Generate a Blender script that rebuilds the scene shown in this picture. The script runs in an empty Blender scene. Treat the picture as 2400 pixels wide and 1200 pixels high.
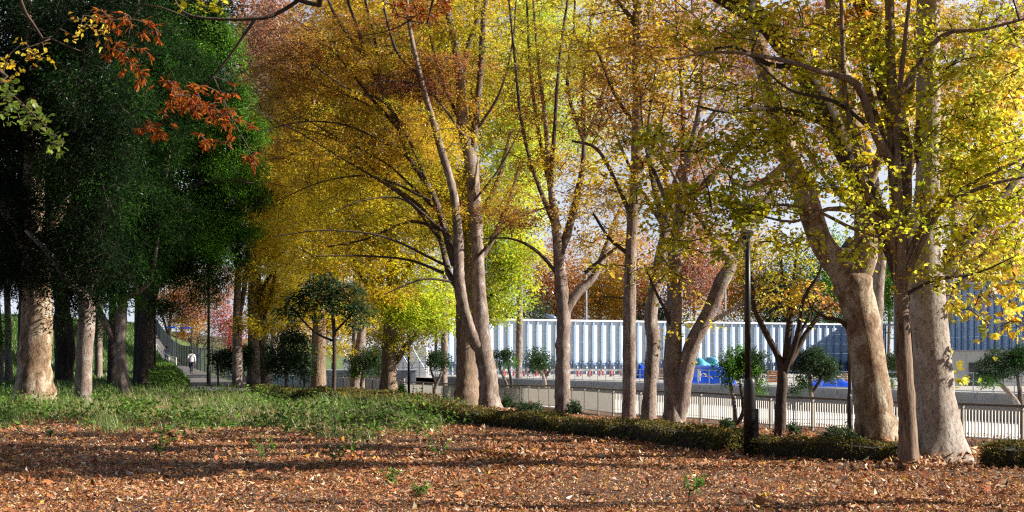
import bpy, math
import numpy as np
from mathutils import Vector

# ------------------------------------------------------------------ camera, sky, sun, exposure
SC = bpy.context.scene
COL = SC.collection
F = 3000.0            # focal length in pixels of the 2400 px wide photo
HZ = 840.0            # row of the horizon in the photo
EYE = 1.6
cam_d = bpy.data.cameras.new('camera')
cam = bpy.data.objects.new('camera', cam_d)
COL.objects.link(cam)
cam.location = (0, 0, EYE)
cam.rotation_euler = (math.radians(90), 0, 0)
cam_d.sensor_width = 36.0
cam_d.lens = 36.0 * F / 2400.0
cam_d.shift_y = (HZ - 600.0) / 2400.0
cam_d.clip_start = 0.1
cam_d.clip_end = 6000
SC.camera = cam

SUN_EL = math.radians(29)
SUN_AZ = math.radians(-4)      # angle of the sun from +X (negative: towards the camera)
SDIR = Vector((math.cos(SUN_AZ) * math.cos(SUN_EL), math.sin(SUN_AZ) * math.cos(SUN_EL), math.sin(SUN_EL)))
W = bpy.data.worlds.new('World')
SC.world = W
W.use_nodes = True
wn = W.node_tree.nodes
bg = wn['Background']
sky = wn.new('ShaderNodeTexSky')
sky.sky_type = 'NISHITA'
sky.sun_disc = False
sky.sun_elevation = SUN_EL
sky.sun_rotation = math.pi / 2 - SUN_AZ
sky.air_density = 0.5
sky.dust_density = 0.2
sky.ozone_density = 1.5
wl_ = W.node_tree.links
tc_ = wn.new('ShaderNodeTexCoord')
cn = wn.new('ShaderNodeTexNoise')                 # thin bright cloud, added only on the view side to keep fill low
cn.inputs['Scale'].default_value = 3.5
cn.inputs['Detail'].default_value = 8.0
cn.inputs['Roughness'].default_value = 0.6
wl_.new(tc_.outputs['Generated'], cn.inputs['Vector'])
sp_ = wn.new('ShaderNodeSeparateXYZ')
wl_.new(tc_.outputs['Generated'], sp_.inputs[0])
mr_ = wn.new('ShaderNodeMapRange')
mr_.inputs['From Min'].default_value = 0.1
mr_.inputs['From Max'].default_value = 0.75
wl_.new(sp_.outputs['Y'], mr_.inputs['Value'])
ad_ = wn.new('ShaderNodeMapRange')
ad_.inputs['From Min'].default_value = 0.25
ad_.inputs['From Max'].default_value = 0.62
wl_.new(cn.outputs[0], ad_.inputs['Value'])
mu_ = wn.new('ShaderNodeMath')
mu_.operation = 'MULTIPLY'
wl_.new(mr_.outputs[0], mu_.inputs[0])
wl_.new(ad_.outputs[0], mu_.inputs[1])
mx_ = wn.new('ShaderNodeMix')
mx_.data_type = 'RGBA'
mx_.inputs[7].default_value = (8.6, 9.1, 10.0, 1)
wl_.new(mu_.outputs[0], mx_.inputs[0])
wl_.new(sky.outputs[0], mx_.inputs[6])
wl_.new(mx_.outputs[2], bg.inputs[0])
bg.inputs[1].default_value = 0.05
sl = bpy.data.lights.new('sun', 'SUN')
sl.energy = 5.0
sl.angle = math.radians(0.5)
sl.color = (1.0, 0.93, 0.82)
so = bpy.data.objects.new('sun', sl)
COL.objects.link(so)
so.rotation_euler = (-SDIR).to_track_quat('-Z', 'Y').to_euler()
SC.view_settings.view_transform = 'Standard'
SC.view_settings.look = 'None'
SC.view_settings.exposure = 1.1
SC.view_settings.gamma = 1.0
SC.cycles.max_bounces = 6
SC.cycles.diffuse_bounces = 2
SC.cycles.glossy_bounces = 2
SC.cycles.transmission_bounces = 4
SC.cycles.transparent_max_bounces = 4
SC.cycles.use_denoising = False
SC.cycles.pixel_filter_type = 'BLACKMAN_HARRIS'
SC.cycles.filter_width = 1.25
SC.cycles.use_adaptive_sampling = True
SC.cycles.adaptive_threshold = 0.015
try:
    SC.cycles.denoising_prefilter = 'ACCURATE'
except Exception:
    pass

# ------------------------------------------------------------------ helpers
R = np.random.default_rng(7)


def tag(o, label=None, cat=None, group=None, kind=None):
    for k, v in (('label', label), ('category', cat), ('group', group), ('kind', kind)):
        if v:
            o[k] = v
    return o


def empty(name, loc, rz=0.0):
    o = bpy.data.objects.new(name, None)
    COL.objects.link(o)
    o.location = loc
    o.rotation_euler = (0, 0, rz)
    o.empty_display_size = 0.2
    return o


def mesh_obj(name, V, faces, mat, parent=None, col=None, base=None, smooth=False):
    """faces: list of int arrays (n,k). V in world coordinates; base is subtracted (the thing's origin)."""
    V = np.asarray(V, dtype=np.float32).reshape(-1, 3)
    if base is not None:
        V = V - np.asarray(base, dtype=np.float32)
    me = bpy.data.meshes.new(name)
    fs = [np.asarray(f, dtype=np.int32) for f in faces if len(f)]
    nl = sum(f.size for f in fs)
    npoly = sum(len(f) for f in fs)
    me.vertices.add(len(V))
    me.vertices.foreach_set('co', V.ravel())
    me.loops.add(nl)
    me.loops.foreach_set('vertex_index', np.concatenate([f.ravel() for f in fs]))
    me.polygons.add(npoly)
    tot = np.concatenate([np.full(len(f), f.shape[1], dtype=np.int32) for f in fs])
    st = np.concatenate([[0], np.cumsum(tot)[:-1]]).astype(np.int32)
    me.polygons.foreach_set('loop_start', st)
    me.update(calc_edges=True)
    me.polygons.foreach_set('use_smooth', np.full(npoly, bool(smooth)))
    if col is not None:
        a = me.color_attributes.new('tint', 'FLOAT_COLOR', 'POINT')
        c4 = np.ones((len(V), 4), dtype=np.float32)
        c4[:, :3] = col
        a.data.foreach_set('color', c4.ravel())
    me.validate()
    o = bpy.data.objects.new(name, me)
    COL.objects.link(o)
    if mat:
        me.materials.append(mat)
    if parent:
        o.parent = parent
    return o


class MB:
    """collects shapes, then builds one mesh"""

    def __init__(s):
        s.V = []
        s.f = {}
        s.n = 0

    def add(s, V, F_):
        V = np.asarray(V, float).reshape(-1, 3)
        for f in F_:
            f = np.asarray(f, int)
            if len(f):
                s.f.setdefault(f.shape[1], []).append(f + s.n)
        s.V.append(V)
        s.n += len(V)
        return s

    def box(s, c, d, rz=0.0, top=1.0):
        x, y, z = np.array(d) / 2.0
        v = np.array([[-x, -y, -z], [x, -y, -z], [x, y, -z], [-x, y, -z], [-x * top, -y * top, z], [x * top, -y * top, z], [x * top, y * top, z], [-x * top, y * top, z]])
        ca, sa = math.cos(rz), math.sin(rz)
        v = v @ np.array([[ca, sa, 0], [-sa, ca, 0], [0, 0, 1]]) + np.array(c)
        return s.add(v, [np.array([[0, 3, 2, 1], [4, 5, 6, 7], [0, 1, 5, 4], [1, 2, 6, 5], [2, 3, 7, 6], [3, 0, 4, 7]])])

    def tube(s, pts, rad, n=8, cap=True):
        V, F_ = tube(np.asarray(pts, float), np.broadcast_to(np.asarray(rad, float), (len(pts),)), n, cap)
        return s.add(V, F_)

    def lathe(s, c, prof, n=12, ph=0.0):
        a = np.arange(n) * 2 * math.pi / n + ph
        V = np.concatenate([np.stack([np.cos(a) * r + c[0], np.sin(a) * r + c[1], np.full(n, z + c[2])], 1) for r, z in prof])
        F_ = [ringfaces(len(prof), n), np.arange(n)[None, ::-1], (np.arange(n) + (len(prof) - 1) * n)[None]]
        return s.add(V, F_)

    def build(s, name, mat, parent=None, base=None, smooth=False):
        return mesh_obj(name, np.concatenate(s.V), [np.concatenate(v) for v in s.f.values()], mat, parent, None, base, smooth)


def ringfaces(m, n):
    i = np.arange(m - 1)[:, None] * n
    j = np.arange(n)[None, :]
    j2 = (j + 1) % n
    return np.stack([i + j, i + j2, i + n + j2, i + n + j], -1).reshape(-1, 4)


def frames(P):
    T = np.gradient(P, axis=0)
    T /= np.linalg.norm(T, axis=1, keepdims=True) + 1e-9
    ref = np.array([0.0, 1.0, 0.0]) if abs(T[:, 1]).mean() < 0.8 else np.array([1.0, 0, 0])
    A = np.cross(T, ref)
    A /= np.linalg.norm(A, axis=1, keepdims=True) + 1e-9
    B = np.cross(T, A)
    return T, A, B


def tube(P, rad, n=8, cap=True, shape=None):
    T, A, B = frames(P)
    a = np.arange(n) * 2 * math.pi / n
    rr = rad[:, None] * (np.ones((1, n)) if shape is None else shape)
    V = P[:, None, :] + rr[..., None] * (np.cos(a)[None, :, None] * A[:, None, :] + np.sin(a)[None, :, None] * B[:, None, :])
    F_ = [ringfaces(len(P), n)]
    if cap:
        F_ += [np.arange(n)[None, ::-1], (np.arange(n) + (len(P) - 1) * n)[None]]
    return V.reshape(-1, 3), F_


def smoothstep(a, b, x):
    t = np.clip((np.asarray(x, float) - a) / (b - a), 0, 1)
    return t * t * (3 - 2 * t)


P0 = np.array([-10.9, 56.0])
HN = np.array([0.893, 0.451])
HD = np.array([0.451, -0.893])


def sdist(x, y):
    return (np.asarray(x) - P0[0]) * HN[0] + (np.asarray(y) - P0[1]) * HN[1]


def terrain(x, y):
    x = np.asarray(x, float)
    y = np.asarray(y, float)
    s = sdist(x, y)
    z = -0.6 * smoothstep(0.5, 9.5, s) - 0.4 * smoothstep(11, 17, s) - 0.8 * smoothstep(18.5, 22, s)
    xb = -12.0 - 0.31 * np.clip(y - 60, 0, 110)
    left = smoothstep(xb + 5.0, xb - 0.5, x)
    z = z * (1 - left) + left * (0.0142 * np.clip(y - 62, 0, 110))
    z = z + 4.6 * smoothstep(-26.5 - 0.09 * np.clip(y - 60, 0, 200), -44 - 0.09 * np.clip(y - 60, 0, 200), x) * smoothstep(44, 75, y)
    near = np.clip(1 - np.abs(s) / 60, 0, 1)
    z = z + near * (0.03 * np.sin(x * 0.9 + 1.3) * np.cos(y * 0.7) + 0.02 * np.sin(x * 2.3 + y * 1.7))
    return z


def at(px, py, D):
    return np.array([(px - 1200.0) / F * D, D, EYE - (py - HZ) / F * D])


def ground_hit(px, py):
    D = np.arange(9, 320, 0.05)
    x = (px - 1200.0) / F * D
    z = EYE - (py - HZ) / F * D
    k = np.nonzero(z <= terrain(x, D))[0]
    d = D[k[0]] if len(k) else 320.0
    x = (px - 1200.0) / F * d
    return np.array([x, d, float(terrain(x, d))])


# ------------------------------------------------------------------ materials
def newmat(name):
    m = bpy.data.materials.new(name)
    m.use_nodes = True
    nt = m.node_tree
    for n in list(nt.nodes):
        nt.nodes.remove(n)
    out = nt.nodes.new('ShaderNodeOutputMaterial')
    return m, nt, out


def nd(nt, t, **kw):
    n = nt.nodes.new(t)
    for k, v in kw.items():
        if k.startswith('i_'):
            key = k[2:]
            n.inputs[int(key) if key.isdigit() else key.replace('_', ' ')].default_value = v
        else:
            setattr(n, k, v)
    return n


def ramp(nt, fac, stops):
    r = nt.nodes.new('ShaderNodeValToRGB')
    el = r.color_ramp.elements
    while len(el) < len(stops):
        el.new(0.5)
    for e, (p, c) in zip(el, stops):
        e.position = p
        e.color = (*c, 1)
    nt.links.new(fac, r.inputs[0])
    return r.outputs[0]


def paint(name, color, rough=0.6, metal=0.0, var=0.25, scale=3.0, bump=0.0, spec=0.5):
    m, nt, out = newmat(name)
    b = nd(nt, 'ShaderNodeBsdfPrincipled')
    tc = nd(nt, 'ShaderNodeTexCoord')
    n1 = nd(nt, 'ShaderNodeTexNoise', i_Scale=scale, i_Detail=6.0, i_Roughness=0.65)
    nt.links.new(tc.outputs['Object'], n1.inputs['Vector'])
    c = np.array(color)
    o = ramp(nt, n1.outputs[0], [(0.3, tuple(c * (1 - var))), (0.7, tuple(np.clip(c * (1 + var * 0.5), 0, 0.9)))])
    nt.links.new(o, b.inputs['Base Color'])
    b.inputs['Roughness'].default_value = rough
    b.inputs['Metallic'].default_value = metal
    b.inputs['Specular IOR Level'].default_value = spec
    if bump:
        bp = nd(nt, 'ShaderNodeBump', i_Strength=bump, i_Distance=0.02)
        n2 = nd(nt, 'ShaderNodeTexNoise', i_Scale=scale * 8, i_Detail=4.0)
        nt.links.new(tc.outputs['Object'], n2.inputs['Vector'])
        nt.links.new(n2.outputs[0], bp.inputs['Height'])
        nt.links.new(bp.outputs[0], b.inputs['Normal'])
    nt.links.new(b.outputs[0], out.inputs[0])
    return m


def leaf_mat(name, trans=0.5, gloss=0.0, rough=0.45, boost=1.0):
    m, nt, out = newmat(name)
    at_ = nd(nt, 'ShaderNodeAttribute', attribute_name='tint')
    d = nd(nt, 'ShaderNodeBsdfDiffuse')
    t = nd(nt, 'ShaderNodeBsdfTranslucent')
    nt.links.new(at_.outputs['Color'], d.inputs[0])
    g = nd(nt, 'ShaderNodeGamma', i_1=0.85)
    nt.links.new(at_.outputs['Color'], g.inputs[0])
    nt.links.new(g.outputs[0], t.inputs[0])
    mx = nd(nt, 'ShaderNodeMixShader', i_0=trans)
    nt.links.new(d.outputs[0], mx.inputs[1])
    nt.links.new(t.outputs[0], mx.inputs[2])
    last = mx
    if gloss:
        gl = nd(nt, 'ShaderNodeBsdfGlossy', i_Roughness=rough)
        gl.inputs[0].default_value = (1, 1, 1, 1)
        m2 = nd(nt, 'ShaderNodeMixShader')
        fr = nd(nt, 'ShaderNodeFresnel', i_IOR=1.45)
        mu = nd(nt, 'ShaderNodeMath', operation='MULTIPLY')
        mu.inputs[1].default_value = gloss
        nt.links.new(fr.outputs[0], mu.inputs[0])
        nt.links.new(mu.outputs[0], m2.inputs[0])
        nt.links.new(last.outputs[0], m2.inputs[1])
        nt.links.new(gl.outputs[0], m2.inputs[2])
        last = m2
    nt.links.new(last.outputs[0], out.inputs[0])
    return m


def bark_mat(name, stops, patch=2.2, stretch=0.35, bump=0.5, fine=26.0, furrow=0.0):
    m, nt, out = newmat(name)
    b = nd(nt, 'ShaderNodeBsdfPrincipled', i_Roughness=0.85)
    b.inputs['Specular IOR Level'].default_value = 0.25
    tc = nd(nt, 'ShaderNodeTexCoord')
    mp = nd(nt, 'ShaderNodeMapping')
    mp.inputs['Scale'].default_value = (1, 1, stretch)
    nt.links.new(tc.outputs['Object'], mp.inputs[0])
    n1 = nd(nt, 'ShaderNodeTexNoise', i_Scale=patch, i_Detail=5.0, i_Roughness=0.6, i_Distortion=0.6)
    nt.links.new(mp.outputs[0], n1.inputs['Vector'])
    n2 = nd(nt, 'ShaderNodeTexNoise', i_Scale=fine, i_Detail=6.0, i_Roughness=0.7)
    mp2 = nd(nt, 'ShaderNodeMapping')
    mp2.inputs['Scale'].default_value = (1, 1, 0.16 if furrow else 0.6)
    nt.links.new(tc.outputs['Object'], mp2.inputs[0])
    nt.links.new(mp2.outputs[0], n2.inputs['Vector'])
    c1 = ramp(nt, n1.outputs[0], stops)
    c2 = ramp(nt, n2.outputs[0], [(0.34, (0.45 - furrow, 0.42 - furrow, 0.40 - furrow)), (0.46, (0.85, 0.83, 0.81)), (0.62, (1.15, 1.13, 1.11))])
    mx = nd(nt, 'ShaderNodeMix', data_type='RGBA', blend_type='MULTIPLY')
    mx.inputs[0].default_value = 1.0
    nt.links.new(c1, mx.inputs[6])
    nt.links.new(c2, mx.inputs[7])
    nt.links.new(mx.outputs[2], b.inputs['Base Color'])
    bp = nd(nt, 'ShaderNodeBump', i_Strength=bump, i_Distance=0.03)
    nt.links.new(n2.outputs[0], bp.inputs['Height'])
    nt.links.new(bp.outputs[0], b.inputs['Normal'])
    nt.links.new(b.outputs[0], out.inputs[0])
    return m


M = {}
M['leaf'] = leaf_mat('autumn_leaf', 0.60, 0.10, 0.4)
M['ever'] = leaf_mat('evergreen_leaf', 0.3, 0.04, 0.45)
M['litter'] = leaf_mat('dry_leaf', 0.25, 0.2, 0.5)
M['grass'] = leaf_mat('grass_blade', 0.4, 0.1, 0.5)
M['plane_bark'] = bark_mat('plane_bark', [(0.36, (0.14, 0.085, 0.052)), (0.43, (0.26, 0.172, 0.105)), (0.53, (0.31, 0.225, 0.15)), (0.58, (0.46, 0.39, 0.29))], 3.6, 0.55, 1.0, 22)
M['smooth_bark'] = bark_mat('smooth_bark', [(0.33, (0.10, 0.07, 0.052)), (0.42, (0.215, 0.16, 0.13)), (0.56, (0.30, 0.24, 0.205)), (0.64, (0.40, 0.355, 0.32))], 4.2, 0.5, 0.9, 26)
M['pale_bark'] = bark_mat('pale_plane_bark', [(0.33, (0.14, 0.095, 0.065)), (0.40, (0.33, 0.27, 0.225)), (0.56, (0.42, 0.365, 0.32)), (0.64, (0.52, 0.48, 0.43))], 3.4, 0.5, 0.6, 22)
M['ginkgo_bark'] = bark_mat('furrowed_bark', [(0.3, (0.15, 0.10, 0.07)), (0.6, (0.29, 0.21, 0.15))], 3.0, 0.2, 0.9, 20, 0.25)
M['dark_bark'] = bark_mat('dark_bark', [(0.3, (0.045, 0.032, 0.025)), (0.6, (0.10, 0.072, 0.056))], 4.0, 0.4, 0.6, 24)
M['limb_shade_bark'] = bark_mat('shaded_limb_bark', [(0.33, (0.07, 0.048, 0.036)), (0.5, (0.13, 0.095, 0.075)), (0.64, (0.20, 0.16, 0.135))], 4.2, 0.5, 0.9, 26)  # darker bark copy: canopy shade painted into the upper limbs
M['twig'] = paint('twig_bark', (0.07, 0.046, 0.034), 0.85, var=0.4)

# palettes: linear albedo, weight
PAL = {
    'ginkgo': [((0.86, 0.62, 0.02), 3), ((0.9, 0.74, 0.06), 2.5), ((0.66, 0.44, 0.02), 2), ((0.42, 0.33, 0.02), 1)],
    'gold': [((0.76, 0.52, 0.02), 3), ((0.86, 0.66, 0.03), 2), ((0.58, 0.33, 0.02), 2), ((0.36, 0.27, 0.02), 1.3)],
    'lime': [((0.66, 0.76, 0.05), 3), ((0.82, 0.80, 0.07), 2), ((0.46, 0.64, 0.05), 2)],
    'limegold': [((0.62, 0.55, 0.04), 3), ((0.72, 0.56, 0.05), 2), ((0.45, 0.48, 0.05), 2)],
    'olive': [((0.58, 0.48, 0.02), 3), ((0.68, 0.53, 0.03), 2), ((0.42, 0.40, 0.02), 2)],
    'olivegreen': [((0.58, 0.54, 0.022), 3), ((0.72, 0.61, 0.025), 2), ((0.42, 0.47, 0.022), 2)],
    'bronze': [((0.54, 0.33, 0.02), 3), ((0.44, 0.20, 0.022), 2), ((0.64, 0.46, 0.03), 2)],
    'rust': [((0.48, 0.19, 0.045), 3), ((0.40, 0.14, 0.04), 2), ((0.56, 0.28, 0.06), 2)],
    'pinkrust': [((0.50, 0.24, 0.14), 3), ((0.42, 0.18, 0.10), 2), ((0.55, 0.33, 0.2), 1)],
    'maroon': [((0.20, 0.065, 0.03), 3), ((0.28, 0.10, 0.045), 2)],
    'amber': [((0.84, 0.55, 0.03), 4), ((0.66, 0.28, 0.03), 1.3), ((0.86, 0.66, 0.08), 3)],
    'red': [((0.55, 0.09, 0.08), 3), ((0.6, 0.16, 0.14), 2)],
    'orange': [((0.38, 0.085, 0.01), 3), ((0.50, 0.16, 0.018), 2), ((0.26, 0.05, 0.01), 2)],
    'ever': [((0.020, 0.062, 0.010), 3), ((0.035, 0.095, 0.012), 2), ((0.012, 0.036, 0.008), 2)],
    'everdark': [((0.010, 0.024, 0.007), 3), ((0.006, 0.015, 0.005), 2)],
    'everblue': [((0.04, 0.075, 0.035), 3), ((0.055, 0.10, 0.03), 2)],
    'evermid': [((0.09, 0.23, 0.018), 3), ((0.15, 0.34, 0.028), 2), ((0.04, 0.10, 0.010), 1)],  # on the grove's right edge this brighter green paints sunlit leaves
    'greybrown': [((0.22, 0.15, 0.12), 3), ((0.28, 0.2, 0.16), 2)],
    'weed': [((0.16, 0.24, 0.03), 3), ((0.24, 0.30, 0.04), 2), ((0.10, 0.17, 0.02), 2)],
    'hedge': [((0.12, 0.105, 0.03), 3), ((0.20, 0.15, 0.055), 2), ((0.07, 0.085, 0.018), 2)],
}


def pick(pal, n, per=1, jit=0.2):
    cs = np.array([c for c, w in PAL[pal]])
    w = np.array([w for c, w in PAL[pal]], float)
    c = cs[R.choice(len(cs), n, p=w / w.sum())]
    if per > 1:
        c = np.repeat(c, per, 0)
    c = c * (1 + jit * R.uniform(-1, 1, (len(c), 1))) * (1 + 0.08 * R.uniform(-1, 1, (len(c), 3)))
    return np.clip(c, 0.002, 0.9)


# leaf templates: verts (x along the leaf), faces
TPL = {
    'oval': (np.array([[0, 0, 0], [0.45, -0.27, 0.06], [1, 0, -0.04], [0.5, 0.27, 0.06]]), [np.array([[0, 1, 2, 3]])], 0.27),
    'lance': (np.array([[0, 0, 0], [0.45, -0.15, 0.04], [1, 0, -0.12], [0.45, 0.15, 0.04]]), [np.array([[0, 1, 2, 3]])], 0.15),
    'leaflet': (np.array([[0, 0, 0], [0.3, -0.13, 0.05], [0.7, -0.12, 0.02], [1, 0, -0.12], [0.7, 0.12, 0.02], [0.3, 0.13, 0.05], [0.35, 0, 0], [0.7, 0, -0.03]]),
                [np.array([[1, 2, 7, 6], [6, 7, 4, 5]]), np.array([[0, 1, 6], [0, 6, 5], [2, 3, 7], [7, 3, 4]])], 0.2),
    'fan': (np.array([[0, 0, 0], [0.5, -0.5, 0.05], [0.92, -0.3, -0.04], [0.78, 0, 0.03], [0.92, 0.3, -0.04], [0.5, 0.5, 0.05]]),
            [np.array([[0, 1, 2, 3], [0, 3, 4, 5]])], 0.5),
    'palm': (np.array([[0, 0, 0], [0.12, -0.32, 0.06], [0.32, -0.5, 0.0], [0.42, -0.25, 0.05], [0.72, -0.38, -0.05], [0.68, -0.14, 0.05], [1, 0, -0.06], [0.68, 0.14, 0.05], [0.72, 0.38, -0.05], [0.42, 0.25, 0.05], [0.32, 0.5, 0.0], [0.12, 0.32, 0.06], [0.35, 0, 0]]),
             [np.array([[0, 1, 3, 12], [0, 12, 9, 11], [3, 4, 5, 12], [12, 7, 8, 9], [12, 5, 6, 7]]), np.array([[1, 2, 3], [9, 10, 11]])], 0.5),
}


def leaves(P, N, size, tpl, col, dirs=None):
    """one leaf per point; returns V, F, C"""
    tv, tf, _ = TPL[tpl]
    n = len(P)
    N = N / (np.linalg.norm(N, axis=1, keepdims=True) + 1e-9)
    if dirs is None:
        dirs = R.normal(size=(n, 3))
    A = dirs - (dirs * N).sum(1, keepdims=True) * N
    A /= np.linalg.norm(A, axis=1, keepdims=True) + 1e-9
    B = np.cross(N, A)
    size = np.broadcast_to(size, (n,))
    V = P[:, None, :] + size[:, None, None] * (tv[None, :, 0, None] * A[:, None] + tv[None, :, 1, None] * B[:, None] + tv[None, :, 2, None] * N[:, None])
    k = len(tv)
    off = (np.arange(n) * k)[:, None, None]
    F_ = [(f[None] + off).reshape(-1, f.shape[1]) for f in tf]
    return V.reshape(-1, 3), F_, np.repeat(col, k, 0)


def join(parts):
    n = 0
    V, C, Fd = [], [], {}
    for v, f, c in parts:
        for a in f:
            Fd.setdefault(a.shape[1], []).append(a + n)
        V.append(v)
        C.append(c)
        n += len(v)
    return np.concatenate(V), [np.concatenate(x) for x in Fd.values()], np.concatenate(C)


# ------------------------------------------------------------------ trees
BASES = []
KLAI = {'oval': 2.0, 'fan': 1.15, 'palm': 1.7, 'lance': 2.0}     # leaf area per crown area, by leaf kind


def catmull(P, step):
    P = np.asarray(P, float)
    Q = np.vstack([2 * P[0] - P[1], P, 2 * P[-1] - P[-2]])
    out = []
    for i in range(1, len(Q) - 2):
        L = np.linalg.norm(Q[i + 1][:3] - Q[i][:3])
        m = max(2, int(L / step))
        t = np.linspace(0, 1, m, endpoint=False)[:, None]
        p0, p1, p2, p3 = Q[i - 1], Q[i], Q[i + 1], Q[i + 2]
        out.append(0.5 * (2 * p1 + (p2 - p0) * t + (2 * p0 - 5 * p1 + 4 * p2 - p3) * t ** 2 + (3 * p1 - p0 - 3 * p2 + p3) * t ** 3))
    out.append(P[-1:])
    return np.concatenate(out)


def limb_mesh(pts, flare=0.0, sides=12, rough=0.05, step=0.2):
    """pts: (n,4) x,y,z,radius"""
    Q = catmull(pts, step)
    r = np.maximum(Q[:, 3], 0.004)
    n = sides
    ang = np.arange(n) * 2 * math.pi / n
    L = np.concatenate([[0], np.cumsum(np.linalg.norm(np.diff(Q[:, :3], axis=0), axis=1))])
    ph = R.uniform(0, 6.28, 6)
    sh = 1 + rough * (np.sin(3 * ang[None] + ph[0] + L[:, None] * 0.7) + 0.7 * np.sin(2 * ang[None] + ph[1] - L[:, None] * 1.3) + 0.5 * np.sin(5 * ang[None] + ph[2] + L[:, None] * 2.1))
    sh = sh * (1 + rough * 0.8 * R.normal(size=(len(L), 1)))
    for _k in range(int(L[-1] / 0.7)):          # old branch collars and swellings
        kl, ka, kw = R.uniform(0.5, max(0.6, L[-1])), R.uniform(0, 6.28), R.uniform(0.05, 0.16)
        sh = sh + R.uniform(0.04, 0.20) * np.exp(-((L[:, None] - kl) / kw) ** 2) * np.clip(np.cos(ang[None] - ka), 0, 1) ** 3
    if flare:
        h = L[:, None]
        sh = sh * (1 + flare * np.exp(-h / 0.45) * (1 + 0.45 * np.cos(4 * ang[None] + ph[3]) + 0.3 * np.cos(7 * ang[None] + ph[4])))
    V, F_ = tube(Q[:, :3], r, n, True, sh)
    return V, F_, Q


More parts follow.
